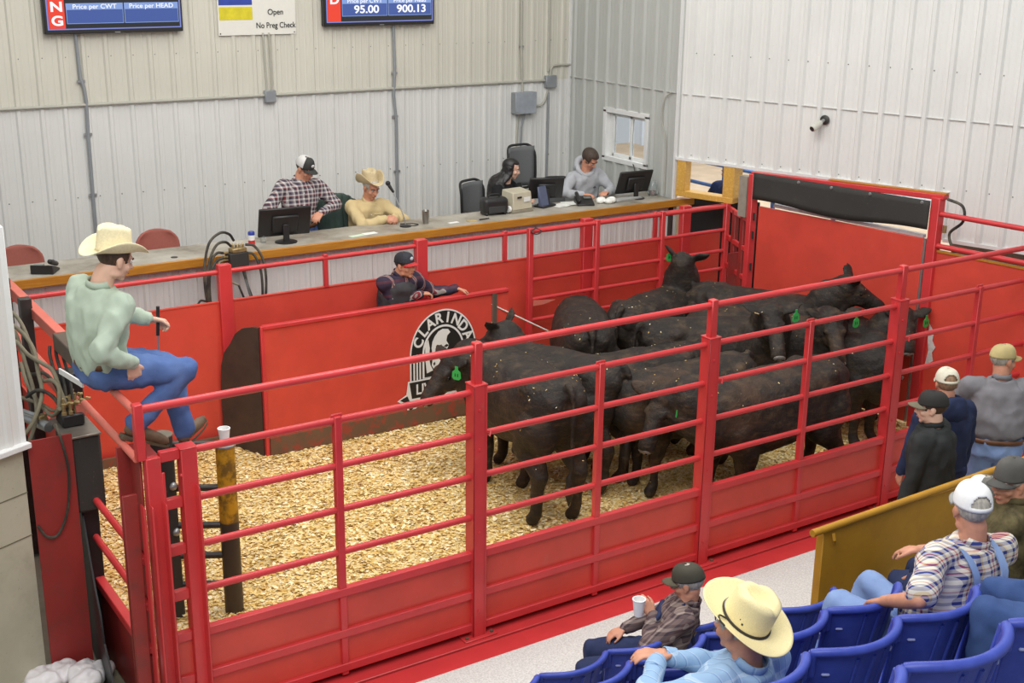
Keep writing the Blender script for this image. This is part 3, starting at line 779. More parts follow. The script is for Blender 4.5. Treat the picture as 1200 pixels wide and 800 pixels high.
# loose flakes lying on the surface
t = NT('shaving_flake'); oi = t.new('ShaderNodeTexVoronoi'); oi.inputs['Scale'].default_value = 38; t.link(t.coords(), oi.inputs[0])
sp = t.new('ShaderNodeSeparateColor'); t.link(oi.outputs['Color'], sp.inputs[0])
SHF = t.set(t.ramp(sp.outputs[0], [(0, srgb(150, 112, 56)), (.18, srgb(214, 172, 92)), (.5, srgb(240, 208, 132)), (.8, srgb(252, 232, 176)), (1, srgb(255, 246, 216))]), .8, 0, .25)
rg = random.Random(3); mb = MB()
for i in range(30000):
    x = rg.uniform(-1.2, 6.6); y = rg.uniform(.03, 3.93)
    if x > 3.0 and rg.random() < .45: continue
    a = rg.uniform(0, 2 * pi); L = rg.uniform(.010, .026); W = rg.uniform(.005, .013)
    tx, ty = rg.uniform(-.5, .5), rg.uniform(-.5, .5)
    z = ground_h(x, y) + .006
    ux, uy = cos(a), sin(a); q = []
    for s, w in ((-1, -1), (1, -1), (1, 1), (-1, 1)):
        dx = s * L * ux - w * W * uy; dy = s * L * uy + w * W * ux
        q.append((x + dx, y + dy, z + s * L * tx * .6 + w * W * ty + .003))
    mb.v.extend(q); n = len(mb.v); mb.f.append((n - 4, n - 3, n - 2, n - 1))
o = mb.build('wood_shavings', SHF, smooth=False)
tag(o, 'loose pale yellow wood shavings scattered all over the sale ring floor', 'shavings', kind='stuff')
# ================================================================= AUCTION DESK
ZD = 1.69
dk = thing('auction_desk', 'long raised auction desk with oak edge and white ribbed front', 'desk', (2.5, 4.75, 0))
t = NT('worn_laminate'); n1 = t.noise(2.2, 6, .65); 
LAM = t.set(t.ramp(n1, [(.35, srgb(122, 112, 98)), (.5, srgb(160, 152, 138)), (.65, srgb(182, 176, 164))]), .45)
MB().b2((-1.2, 4.47, ZD - .035), (6.46, 5.03, ZD)).build('desk_top', LAM, dk, bevel=.003)
MB().b2((-1.22, 4.435, ZD - .075), (6.72, 4.472, ZD + .004)).build('front_edge', OAK, dk, bevel=.004)
MB().b2((6.46, 4.44, ZD - .07), (6.72, 4.56, ZD)).build('end_block', OAK, dk, bevel=.004)
mbf = corrugated((-1.2, 4.56), (1, 0), 7.62, 0.0, ZD - .036, (0, -1), pitch=.2286, phase=.08, rib=.014)
o = mbf.build('front_cladding', WM_BACK_LO, dk, smooth=False)
o.modifiers.new('t', 'SOLIDIFY').thickness = .004
MB().b2((-1.2, 4.535, ZD - .11), (6.42, 4.556, ZD - .075)).build('trim_strip', TRIM, dk)
MB().b2((6.42, 4.5, 0), (6.46, 5.0, ZD - .04)).build('end_panel', plain('dark_end', (60, 54, 50), .7), dk)
for x in (.1, .55): MB().lathe([(0, 0), (.032, 0), (.032, .004), (0, .004)], (x, 4.62, ZD), 20).build('cable_hole', DSTEEL, dk)

# ---- things on the desk
def desk_phone(loc, rz, lab):
    r = thing('desk_phone', lab, 'phone', loc, rz)
    L = lambda mb, n, m, **k: mb.build(n, m, r, world=False, **k)
    L(MB().add([V(-.10, -.09, 0), V(.10, -.09, 0), V(.10, .10, 0), V(-.10, .10, 0), V(-.10, -.09, .02), V(.10, -.09, .02), V(.10, .10, .085), V(-.10, .10, .085)], [(0, 3, 2, 1), (4, 5, 6, 7), (0, 1, 5, 4), (1, 2, 6, 5), (2, 3, 7, 6), (3, 0, 4, 7)]), 'base', BLACK, bevel=.006)
    L(MB().cap((-.075, -.07, .06), (-.075, .09, .115), .022, .022).tube([(-.075, -.07, .06), (-.075, .01, .10), (-.075, .09, .115)], .016), 'handset', BLACK)
    L(MB().b2((.0, .02, .066), (.08, .08, .078)), 'screen', plain('grey_lcd', (120, 126, 118), .3))
    return r
desk_phone((-.60, 4.66, ZD), 2.6, 'black desk phone at the left end of the desk by the rust chairs')
desk_phone((5.36, 4.76, ZD), -.4, 'black desk phone lying before the woman in the grey hoodie')

def monitor(loc, rz, w, h, lab, tilt=.12, z0=.11, logo_=True):
    r = thing('monitor', lab, 'monitor', loc, rz)
    L = lambda mb, n, m, p=None, **k: mb.build(n, m, p or r, world=False, **k)
    ct, st = cos(tilt), sin(tilt)
    T = np.array([[1, 0, 0], [0, ct, st], [0, -st, ct]])
    zc = z0 + h / 2
    cs_ = L(MB().box((0, 0, zc), (w, .03, h), M=T), 'casing', BLACK, bevel=.006)
    L(MB().box((0, -.024, zc - .02), (w * .5, .03, h * .6), M=T), 'back_bulge', BLACK, bevel=.01)
    L(MB().box((0, .0165, zc), (w - .03, .002, h - .035), M=T), 'screen', plain('dark_screen', (18, 22, 28), .15))
    L(MB().box((0, -.045, z0 * .5 + .07), (.06, .025, z0 + .12)), 'stand', BLACK, bevel=.005)
    L(MB().lathe([(0, 0), (.11, 0), (.11, .008), (.03, .018), (0, .018)], (0, -.03, 0), 28), 'base', BLACK)
    if logo_:
        c = (0, -.0175 - (.027), zc + h * .18)
        mbl = MB()
        for a in range(24):
            a0, a1 = 2 * pi * a / 24, 2 * pi * (a + 1) / 24
            mbl.add([T @ V(.022 * cos(q) * k, -.040 + .0, .022 * sin(q) * k + h * .16) + V(0, 0, zc) for q, k in ((a0, 1), (a1, 1), (a1, .82), (a0, .82))], [(0, 1, 2, 3)])
        L(mbl, 'badge', plain('badge_grey', (150, 150, 148), .4, .3), smooth=False)
        q = text('DELL', tuple(T @ V(0, -.041, h * .16) + V(0, 0, zc)), .014, _mc['badge_grey'], r, (pi / 2 - tilt * -1 * -1, 0, 0), .0004, .0004, name='badge_lettering')
    return r
monitor((1.70, 4.72, ZD), -.12, .52, .30, 'black monitor seen from behind in front of the man in plaid', -.30, .05)
monitor((6.10, 4.80, ZD), -.05, .46, .28, 'black monitor seen from behind at the right end of desk', -.35, .05)
monitor((4.98, 4.98, ZD), -.35, .40, .26, 'dark monitor beside the woman with long black hair', -.35, .06, False)
# slim grey-blue document stand
r = thing('display_stand', 'slim slate blue leaning panel beside the beige machine on the desk', 'stand', (4.88, 4.86, ZD), .3)
MB().add([V(-.07, -.02, .0), V(.07, -.02, .0), V(.07, .04, .23), V(-.07, .04, .23), V(-.07, .03, .0), V(.07, .03, .0), V(.07, .06, .23), V(-.07, .06, .23)], [(0, 1, 2, 3), (5, 4, 7, 6), (0, 4, 5, 1), (3, 2, 6, 7), (0, 3, 7, 4), (1, 5, 6, 2)]).build('panel', plain('slate_plastic', (84, 92, 118), .4), r, world=False, bevel=.006)
MB().b2((-.08, -.05, 0), (.08, .09, .02)).build('foot', BLACK, r, world=False, bevel=.004)
# black speaker box
r = thing('tabletop_speaker', 'rounded black box lying at the left of the beige machine', 'speaker', (4.18, 4.82, ZD), -.1)
MB().box((0, 0, .105), (.30, .17, .17)).build('shell', BLACK, r, world=False, bevel=.045, seg=4)
MB().b2((-.10, -.09, .03), (.10, -.083, .1)).build('grille', plain('charcoal_mesh', (54, 54, 54), .7, 0, .2, 200), r, world=False, bevel=.01)
MB().curve([(-.07, 0, .185), (-.05, 0, .215), (.05, 0, .215), (.07, 0, .185)], .010, 8).build('handle', BLACK, r, world=False)
for sx in (-.11, .11): MB().cap((sx, -.06, .02), (sx, .06, .02), .02, .02).build('foot', BLACK, r, world=False)
# beige machine
r = thing('label_printer', 'beige boxy printer standing between the black speaker and slate panel', 'printer', (4.50, 4.84, ZD), .12)
BEI = plain('beige_plastic', (186, 178, 156), .5, 0, .05)
MB().add([V(-.14, -.10, .03), V(.14, -.10, .03), V(.14, .12, .03), V(-.14, .12, .03), V(-.12, -.07, .22), V(.14, -.07, .22), V(.14, .12, .24), V(-.12, .12, .24)], [(0, 3, 2, 1), (4, 5, 6, 7), (0, 1, 5, 4), (1, 2, 6, 5), (2, 3, 7, 6), (3, 0, 4, 7)]).build('case', BEI, r, world=False, bevel=.010, seg=2)
MB().box((.06, -.098, .14), (.09, .006, .05)).build('label', WHITE, r, world=False)
MB().box((-.05, -.10, .17), (.06, .006, .02)).build('slot', BLACK, r, world=False)
MB().b2((-.15, -.11, 0), (.15, .13, .03)).build('base', plain('taupe_plastic', (140, 132, 116), .5), r, world=False, bevel=.004)
MB().lathe([(0, 0), (.035, 0), (.035, .03), (0, .03)], (-.155, -.06, .05), 20, (-1, 0, 0)).build('roll', WHITE, r, world=False)
# steel tumbler
r = thing('steel_tumbler', 'brushed steel tumbler standing alone right of the microphone', 'cup', (3.30, 4.76, ZD))
MB().lathe([(0, 0), (.030, 0), (.034, .05), (.038, .14), (.036, .143), (.034, .14), (.028, .01), (0, .01)], (3.30, 4.76, ZD), 28).build('cup_body', plain('brushed_steel', (150, 148, 142), .28, .85), r)
# papers
def paper(name, loc, sx, sy, rz, lab, m, grp=None, th=.002):
    mb = MB().box((0, 0, th / 2), (sx, sy, th), rz); mb.xf(None, loc)
    return tag(mb.build(name, m), lab, 'paper', grp)
PAP = plain('white_paper', (238, 238, 232), .7, 0, .02); PGR = plain('pale_green_paper', (206, 224, 196), .7, 0, .05)
paper('paper_slip', (2.42, 4.60, ZD), .16, .07, .2, 'pale green paper slip on the desk edge before the auctioneer', PGR)
paper('paper_slip', (2.58, 4.63, ZD), .15, .08, .1, 'white paper slip on the desk edge before the auctioneer', PAP)
paper('paper_slip', (3.58, 4.66, ZD), .12, .05, .1, 'small white slip right of the steel tumbler', PAP)
paper('note_pad', (3.78, 4.62, ZD), .10, .06, .0, 'small tan note pad on the desk edge right of the steel tumbler', plain('tan_pad', (186, 164, 112), .7), None, .008)
tag(MB().cap((3.88, 4.62, ZD + .008), (4.0, 4.63, ZD + .008), .007, .006, 8).build('pen', BLACK), 'dark pen lying on the desk edge near the black speaker', 'pen')
rg = random.Random(5)
for k in range(5):
    paper('loose_sheet', (5.06 + .05 * rg.random() + .05 * k, 4.83 + .05 * rg.random(), ZD + .003 * k), .2, .15, rg.uniform(-.5, .5), 'loose white sheet in the pile between slate panel and black phone', PAP, 'loose sheets in the pile on the desk')
mb = MB()
for k in range(9): mb.ball((5.62 + rg.uniform(-.09, .09), 4.70 + rg.uniform(-.04, .04), ZD + .03 + rg.uniform(-.005, .02)), (.055, .04, .03), 10, 8)
tag(mb.build('crumpled_tissue', PAP, voxel=.008, iters=2), 'crumpled white tissue on the desk in front of grey hoodie woman', 'tissue')
r = thing('keyboard', 'grey slim keyboard lying on the desk under the right-hand monitor', 'keyboard', (5.95, 4.74, ZD), .08)
MB().b2((-.2, -.06, 0), (.2, .06, .02)).build('case', plain('grey_keys', (150, 150, 146), .5), r, world=False, bevel=.004)
for k in range(3): MB().b2((-.19, -.05 + k * .034, .02), (.19, -.024 + k * .034, .026)).build('key_row', plain('pale_keys', (176, 176, 172), .5), r, world=False, bevel=.002)
r = thing('glass_jar', 'clear round jar at the far right end of desk by the wall', 'jar', (6.38, 4.80, ZD))
g = NT('clear_jar'); g.set((.85, .9, .9, 1), .08); g.b.inputs['Transmission Weight'].default_value = .9
MB().lathe([(0, 0), (.045, 0), (.06, .03), (.055, .12), (.035, .17), (.04, .18), (.03, .18), (.05, .11), (.054, .03), (.04, .008), (0, .008)], (6.38, 4.80, ZD), 24).build('jar_body', g.m, r)
MB().lathe([(0, 0), (.038, 0), (.045, .05), (0, .05)], (6.38, 4.80, ZD + .012), 18).build('jar_contents', plain('rust_sweets', (150, 84, 66), .6, 0, .4, 60), r)
# drink can and box left of monitor
r = thing('drink_can', 'red white and blue drink can between cables and the left monitor', 'can', (1.36, 4.74, ZD))
MB().lathe([(0, 0), (.03, 0), (.033, .01), (.033, .05), (0, .05)], (1.36, 4.74, ZD), 24).build('lower_band', plain('can_red', (196, 44, 40), .3), r)
MB().lathe([(.0, .05), (.0331, .05), (.0331, .10), (0, .10)], (1.36, 4.74, ZD), 24).build('middle_band', WHITE, r)
MB().lathe([(.0, .10), (.033, .10), (.033, .125), (.026, .135), (0, .133)], (1.36, 4.74, ZD), 24).build('upper_band', plain('can_blue', (44, 60, 150), .3), r)
r = thing('plastic_bottle', 'small clear plastic bottle beside the stand of the left monitor', 'bottle', (1.50, 4.80, ZD))
MB().lathe([(0, 0), (.03, 0), (.032, .02), (.032, .10), (.014, .14), (.014, .16), (0, .16)], (1.50, 4.80, ZD), 20).build('bottle_body', g.m, r)
MB().lathe([(0, .16), (.016, .16), (.016, .18), (0, .18)], (1.50, 4.80, ZD), 16).build('cap', WHITE, r)
# microphone
r = thing('microphone', 'black gooseneck microphone on a stand before the auctioneer', 'microphone', (3.02, 4.80, ZD))
MB().lathe([(0, 0), (.06, 0), (.06, .012), (.015, .02), (0, .02)], (3.05, 4.74, ZD), 24).build('base', BLACK, r)
MB().curve([(3.05, 4.74, ZD + .02), (3.03, 4.75, ZD + .12), (2.99, 4.79, ZD + .25), (2.95, 4.83, ZD + .37)], .006, 8).build('gooseneck', STEEL, r)
MB().cap((2.955, 4.825, ZD + .36), (2.925, 4.85, ZD + .42), .013, .018).build('handle', BLACK, r)
MB().ball((2.915, 4.86, ZD + .445), .026).build('grille_head', plain('mic_mesh', (44, 44, 46), .5, .4, .3, 200), r, smooth=True)
MB().curve([(3.05, 4.74, ZD + .012), (3.12, 4.70, ZD + .008), (3.2, 4.74, ZD + .006), (3.16, 4.82, ZD + .006), (3.05, 4.86, ZD + .006)], .005, 6).build('cable', BLACK, r)
# hydraulic valve box with hoses hanging over the edge
r = thing('valve_box', 'black hydraulic valve box with hoses clamped over the desk edge', 'valve', (1.06, 4.33, 1.60))
MB().box((1.06, 4.36, 1.66), (.19, .12, .15), .1).build('box', RUBBER, r, bevel=.006)
MB().box((1.07, 4.36, 1.755), (.15, .09, .04), .1).build('manifold', BRASS, r, bevel=.006)
for k in range(4): MB().lathe([(0, 0), (.012, 0), (.012, .03), (.007, .035), (0, .05)], (1.02 + .033 * k, 4.355, 1.775), 8).build('fitting', BRASS, r)
for z in (1.74, 1.70, 1.67): MB().tube([(.97, 4.35, z), (.91, 4.34, z + .005)], .012, 8).build('fitting', BRASS, r)
MB().beam((1.10, 4.36, 1.60), (1.10, 4.06, 1.20), .02, .01).build('bracket', DSTEEL, r)
HL = 'black hydraulic hoses arching from left side of the valve box'
def h2(pts, lab, grp, m=HOSE, r_=.0125): hose('hydraulic_hose', pts, r_, m, lab, grp)
h2([(1.03, 4.34, 1.85), (.98, 4.32, 1.92), (.88, 4.28, 1.95), (.76, 4.24, 1.88), (.70, 4.22, 1.70), (.68, 4.20, 1.50), (.70, 4.2, 1.28), (.74, 4.2, 1.02)], 'outermost black hose arching highest over the left of the valve box', None)
h2([(1.0, 4.34, 1.80), (.94, 4.32, 1.85), (.84, 4.28, 1.84), (.76, 4.25, 1.72), (.715, 4.22, 1.52), (.715, 4.2, 1.28), (.76, 4.2, 1.02)], 'second black hose arching at the left of the valve box', None)
h2([(.92, 4.34, 1.745), (.85, 4.30, 1.76), (.78, 4.27, 1.70), (.735, 4.23, 1.52), (.73, 4.21, 1.28), (.78, 4.2, 1.02)], 'innermost black hose curving off the left side of the valve box', None)
h2([(.92, 4.34, 1.705), (.84, 4.31, 1.68), (.77, 4.27, 1.60), (.71, 4.24, 1.45)], 'short black hose dropping from lowest left fitting of the valve box', None)
h2([(.92, 4.34, 1.675), (.86, 4.30, 1.66), (.85, 4.27, 1.58), (.93, 4.24, 1.50), (1.0, 4.2, 1.46)], 'dusty grey hose looping under the valve box', None, GHOSE, .010)
h2([(.68, 4.2, 1.35), (.62, 4.19, 1.36), (.58, 4.18, 1.28), (.55, 4.17, 1.12), (.52, 4.16, 1.0)], 'thin black hose forking out low left of the hose bundle', None, HOSE, .010)
h2([(1.14, 4.34, 1.80), (1.22, 4.32, 1.78), (1.28, 4.28, 1.66), (1.29, 4.24, 1.48), (1.25, 4.2, 1.25), (1.20, 4.2, 1.05)], 'outer black hose looping down from right side of the valve box', None)
h2([(1.15, 4.34, 1.72), (1.21, 4.32, 1.70), (1.25, 4.28, 1.58), (1.25, 4.24, 1.42), (1.22, 4.2, 1.2), (1.18, 4.2, 1.05)], 'inner black hose looping down from right side of the valve box', None)
h2([(1.10, 4.31, 1.60), (1.11, 4.27, 1.45), (1.15, 4.23, 1.28), (1.22, 4.2, 1.05)], 'straight black hose hanging from the bottom of the valve box', None)
h2([(1.0, 4.2, 1.46), (1.05, 4.18, 1.30), (1.12, 4.17, 1.05)], 'thin black hose slanting down right of the tall red post', None, HOSE, .010)

# ---- chairs behind the desk
RST = plain('rust_upholstery', (158, 88, 76), .75, 0, .06, 60)
def shell_chair(loc, lab, rz=0, w=.46):
    r = thing('stacking_chair', lab, 'chair', loc, rz)
    L = lambda mb, n, m, **k: mb.build(n, m, r, world=False, **k)
    def back(u, v):
        ww = w / 2 * (1 - .10 * v ** 3) * (1 if v < .72 else math.sqrt(max(.0, 1 - ((v - .72) / .28) ** 2 * .55)))
        return V(u * ww, -.20 - .05 * v + .05 * u * u - .0, .62 + v * .42 - .03 * u * u * v)
    L(MB().grid(back, np.linspace(-1, 1, 17), np.linspace(0, 1, 12)), 'backrest', RST, smooth=True, solid=.03, bevel=.008)
    L(MB().grid(lambda u, v: V(u * w / 2, -.2 + .42 * v, .60 - .03 * (1 - u * u) * sin(pi * v)), np.linspace(-1, 1, 9), np.linspace(0, 1, 9)), 'seat', RST, smooth=True, solid=.04)
    for sx in (-1, 1):
        L(MB().curve([(sx * .21, .18, 0), (sx * .2, .16, .56), (sx * .2, -.18, .58), (sx * .2, -.24, .8)], .012, 8), 'leg', STEEL)
        L(MB().tube([(sx * .21, -.2, 0), (sx * .2, -.1, .56)], .012, 8), 'leg', STEEL)
    return r
shell_chair((.72, 5.45, ZP), 'rust coloured shell chair behind the cowboy hat of the man on the rail', pi)
shell_chair((-.62, 5.40, ZP), 'rust coloured shell chair by the phone at the far left of desk', pi)
def office_chair(loc, lab, rz, w=.5, mesh=True, zb=.62, zt=1.22):
    r = thing('office_chair', lab, 'chair', loc, rz)
    L = lambda mb, n, m, **k: mb.build(n, m, r, world=False, **k)
    MESH = plain('chair_mesh', (104, 106, 106), .8, 0, .2, 300)
    pts = []
    for a in np.linspace(0, 2 * pi, 40, endpoint=False):
        ca, sa = cos(a), sin(a); e = .45
        pts.append((w / 2 * np.sign(ca) * abs(ca) ** e, -.26 - .03 * sa + .05 * ca * ca, (zb + zt) / 2 + (zt - zb) / 2 * np.sign(sa) * abs(sa) ** e))
    L(MB().tube(pts + [pts[0]], .016, 8, caps=False), 'back_frame', BLACK)
    L(MB().grid(lambda u, v: V(u * w / 2 * .95, -.27 + .05 * u * u, zb + .02 + v * (zt - zb - .04)), np.linspace(-1, 1, 9), np.linspace(0, 1, 9)), 'backrest', MESH, smooth=True, solid=.006)
    L(MB().box((0, 0, .58), (w, .48, .07)), 'seat', BLACK, bevel=.03, seg=3)
    L(MB().tube([(0, 0, .1), (0, 0, .55)], .03), 'gas_column', DSTEEL)
    for a in range(5):
        L(MB().tube([(0, 0, .12), (.28 * cos(a * 1.257), .28 * sin(a * 1.257), .06)], .018, 8).ball((.28 * cos(a * 1.257), .28 * sin(a * 1.257), .03), .03, 10, 8), 'base_arm', BLACK)
    for sx in (-1, 1):
        L(MB().tube([(sx * (w / 2 + .02), -.05, .58), (sx * (w / 2 + .05), -.03, .82)], .016, 8).box((sx * (w / 2 + .05), 0, .83), (.07, .26, .03)), 'armrest', BLACK)
    L(MB().beam((0, -.12, .58), (0, -.29, zb + .1), .08, .02), 'back_post', BLACK)
    return r
office_chair((5.34, 5.78, ZP), 'empty black mesh office chair with high back behind the long haired woman', pi + .1, .42, True, .98, 1.50)
office_chair((4.62, 5.66, ZP), 'low black mesh chair under the long haired woman', pi + .35, .42, True, .70, 1.16)
office_chair((5.50, 5.42, ZP), 'black mesh office chair with armrest left of the grey hoodie woman', pi - .4, .40, True, .62, 1.14)
# grey jacket over chair back
ac = shell_chair((2.70, 5.42, ZP), 'chair of the auctioneer with dark green jacket hung over it', pi, .5)
mb = MB()
mb.grid(lambda u, v: V(2.60 + u * .30 * (1 - .18 * v), 5.56 - .05 * v - .05 * cos(u * 1.5) + .012 * sin(u * 17 + v * 3), ZP + .60 + v * .66 - .10 * u * u * v), np.linspace(-1, 1, 40), np.linspace(0, 1, 20))
tag(mb.build('hung_jacket', plain('dark_green_cloth', (66, 84, 78), .85, 0, .2, 7), solid=.05, smooth=True, bevel=.01), 'dark green jacket draped over the chair of the auctioneer', 'jacket')

# ================================================================= THINGS ON THE BACK WALL
def tv(x0, x1, z0, lab, kind):
    h = (x1 - x0) * .60
    r = thing('wall_television', lab, 'screen', ((x0 + x1) / 2, YB - .08, z0))
    y = YB - .11
    MB().b2((x0, y, z0), (x1, y + .08, z0 + h)).build('casing', BLACK, r, bevel=.006)
    def scr(name, rgb, e=1.0):
        t = NT(name); c = srgb(*rgb); t.b.inputs['Base Color'].default_value = (0.01, 0.01, 0.01, 1)
        t.b.inputs['Emission Color'].default_value = c; t.b.inputs['Emission Strength'].default_value = e; t.b.inputs['Roughness'].default_value = .25
        return t.m
    if 'scr' not in _mc:
        _mc['scr'] = dict(bg=scr('screen_black', (30, 32, 36)), rim=scr('screen_rim', (118, 128, 196)), red=scr('screen_red', (226, 62, 40)), hd=scr('screen_header', (126, 152, 206)), bx=scr('screen_box', (62, 84, 150)), wh=scr('screen_white', (238, 240, 244)))
    s = _mc['scr']; yy = y - .001
    def pl(name, a, b, c, d, m, k):
        return MB().b2((a, yy - k * .0015, c), (b, yy - k * .0015 + .001, d)).build(name, m, r)
    bz = .028
    pl('screen_border', x0 + bz, x1 - bz * .7, z0 + bz + .012, z0 + h - bz, s['rim'], 0)
    pl('screen', x0 + bz + .014, x1 - bz * .7 - .014, z0 + bz + .024, z0 + h - bz - .012, s['bg'], 1)
    W = x1 - x0
    pl('red_strip', x0 + bz + .016, x0 + bz + .125 * W, z0 + bz + .026, z0 + h - bz - .014, s['red'], 2)
    xa = x0 + bz + .14 * W; xm = x0 + bz + .545 * W; xe = x1 - bz * .7 - .03
    za, zb, zc = (z0 + bz + .075, z0 + bz + .205, z0 + bz + .262) if kind == 0 else (z0 + bz + .085, z0 + bz + .215, z0 + bz + .272)
    for (a, b), tx, num in (((xa, xm - .012), 'Price per CWT', '95.00'), ((xm + .012, xe), 'Price per HEAD' if kind == 0 else 'Price per Head', '900.13')):
        pl('box_rim', a - .006, b + .006, za - .006, zc + .006, s['hd'], 2)
        pl('price_box', a, b, za, zb, s['bx'], 3); pl('box_header', a, b, zb, zc, s['hd'], 3)
        text(tx, ((a + b) / 2 - r.location[0], yy - .006 - r.location[1], (zb + zc) / 2 - z0), .062, s['wh'], r, (pi / 2, 0, 0), .0005, .0006, sx=1.12)
        if kind: text(num, ((a + b) / 2 + .02 - r.location[0], yy - .007 - r.location[1], (za + zb) / 2 - z0), .118, s['wh'], r, (pi / 2, 0, 0), .0005, .003, sx=1.2)
    cx = x0 + bz + .07 * W
    if kind == 0:
        for k, ch in enumerate('GNI'): text(ch, (cx - r.location[0], yy - .006 - r.location[1], .125 + k * .135), .13, s['wh'], r, (pi / 2, 0, 0), .0005, .004, sx=1.25)
    else:
        text('D', (cx - r.location[0], yy - .006 - r.location[1], .285), .13, s['wh'], r, (pi / 2, 0, 0), .0005, .004, sx=1.2)
    MB().b2((x0 + W * .49, y - .004, z0 + .004), (x0 + W * .53, y, z0 + .012)).build('brand_mark', STEEL, r)
tv(.05, 1.45, 3.595, 'wall television with red strip and two empty blue price boxes', 0)
tv(3.06, 4.46, 3.60, 'wall television showing prices 95.00 and 900.13', 1)
# poster
r = thing('wall_poster', 'white wall poster with blue and yellow blocks reading Open and No Preg Check', 'poster', (2.31, YB - .03, 3.53))
MB().b2((1.86, YB - .035, 3.53), (2.75, YB - .029, 4.6)).build('sheet', plain('poster_white', (226, 224, 214), .6, 0, .02), r)
MB().b2((1.875, YB - .037, 3.845), (2.25, YB - .0355, 4.08)).build('blue_block', plain('poster_blue', (48, 70, 160), .5), r)
MB().b2((1.875, YB - .037, 3.69), (2.25, YB - .0355, 3.825)).build('yellow_block', plain('poster_yellow', (214, 200, 44), .5), r)
INK = plain('poster_ink', (22, 22, 22), .5)
text('Open', (2.515 - 2.31, -.009, .235), .085, INK, r, (pi / 2, 0, 0), .0006, .0008, sx=.95)
text('No Preg Check', (2.515 - 2.31, -.009, .095), .085, INK, r, (pi / 2, 0, 0), .0006, .0008, sx=.86)
for x in (1.88, 2.73): MB().ball((x, YB - .037, 3.55), .007, 8, 6).build('pin', DSTEEL, r)
# conduits
CG = plain('grey_conduit', (150, 154, 158), .45, .3, .06); CT = plain('painted_conduit', (176, 174, 162), .5, 0, .06)
yc = YB - .035
def conduit(pts, rad, m, lab, clips=()):
    r = thing('conduit', lab, 'conduit', tuple(pts[0]))
    MB().tube(pts, rad, 10).build('pipe', m, r)
    for c in clips: MB().box(c, (rad * 4.2, .02, rad * 1.4) if abs(pts[0][0] - pts[-1][0]) < .3 else (rad * 1.4, .02, rad * 4), 0).build('clip', STEEL, r)
conduit([(.36, yc, 3.6), (.37, yc, 3.16), (.40, yc, 3.05), (.41, yc, 2.9), (.40, yc, 2.6), (.395, yc, 1.95), (.39, yc, .72)], .019, CG, 'grey vertical conduit running down the wall below the left television', [(.375, yc, 3.12), (.40, yc, 2.58), (.395, yc, 1.95)])
conduit([(-1.6, yc, 2.885), (6.16, yc, 2.87)], .016, CT, 'long horizontal conduit crossing the whole back wall')
conduit([(2.36, yc, 3.55), (2.38, yc, 2.93)], .011, CT, 'thin left-hand conduit of the pair below the poster')
conduit([(2.43, yc, 3.55), (2.44, yc, 2.93)], .011, CT, 'thin right-hand conduit of the pair below the poster')
conduit([(3.96, yc, 3.62), (3.97, yc, 3.1), (3.95, yc, 2.8), (3.98, yc, 2.5), (3.98, yc, .72)], .018, CG, 'grey vertical conduit running down the wall below the right television', [(3.965, yc, 3.05), (3.965, yc, 2.55), (3.98, yc, 1.9)])
conduit([(5.72, yc, 5.5), (5.73, yc, 3.3), (5.76, yc, 2.74)], .015, CT, 'vertical conduit entering the top of the grey electrical box', [(5.735, yc, 3.3)])
conduit([(5.70, yc, 2.5), (5.68, yc, 2.2), (5.67, yc, 1.2)], .014, CT, 'left conduit dropping from the bottom of the grey electrical box')
conduit([(5.80, yc, 2.5), (5.75, yc, 2.3), (5.72, yc, 1.2)], .012, CG, 'right conduit dropping from the bottom of the grey electrical box')
conduit([(6.14, yc, 5.5), (6.14, yc, 2.98)], .017, CT, 'tall vertical conduit reaching the small junction box by the corner')
conduit([(6.15, yc, 2.72), (6.14, yc, .72)], .016, CG, 'vertical conduit dropping from the small junction box by the corner')
conduit([tuple(p) for p in spline([(5.90, yc, 2.58), (6.02, yc, 2.56), (6.10, yc, 2.62), (6.14, yc, 2.75)], 6)], .013, CT, 'short bent conduit between the grey electrical box and junction box')
conduit([tuple(p) for p in spline([(6.17, yc, 2.92), (6.19, yc, 3.02), (6.26, yc, 3.05), (6.48, yc, 3.05)], 6)], .014, CT, 'bent conduit turning from the junction box into the wall corner')
r = thing('electrical_box', 'grey square electrical box on the back wall near the corner', 'electrical box', (5.755, YB - .07, 2.48))
MB().b2((5.60, YB - .13, 2.49), (5.90, YB - .02, 2.745)).build('box', CG, r, bevel=.004)
MB().b2((5.595, YB - .138, 2.485), (5.905, YB - .13, 2.75)).build('cover', plain('box_cover', (160, 166, 174), .4, .2), r, bevel=.003)
MB().b2((5.60, YB - .146, 2.50), (5.62, YB - .138, 2.52)).build('latch', STEEL, r)
tag(MB().b2((2.34, YB - .075, 2.80), (2.47, YB - .02, 2.93)).build('junction_box', CG, bevel=.006), 'small grey junction box on the horizontal conduit under the poster', 'junction box')
tag(MB().b2((6.09, YB - .08, 2.78), (6.25, YB - .02, 2.93)).build('junction_box', CG, bevel=.006), 'small grey junction box by the wall corner', 'junction box')
# cable by the wall corner strip
tag(MB().curve([(XR - .03, 4.66, 2.9), (XR - .05, 4.74, 2.82), (XR - .05, 4.78, 2.6), (XR - .04, 4.72, 2.4), (XR - .03, 4.70, 2.25), (XR - .03, 4.70, 1.72)], .008, 8).build('cable', CT), 'pale cable curling down the side wall beside the corner strip', 'cable')
tag(MB().curve([(XR - .03, 5.30, 1.98), (XR - .05, 5.25, 1.95), (XR - .05, 5.22, 1.85), (XR - .04, 5.24, 1.72)], .006, 8).build('cable', BLACK), 'thin dark cable hanging from the window sill to the right monitor', 'cable')
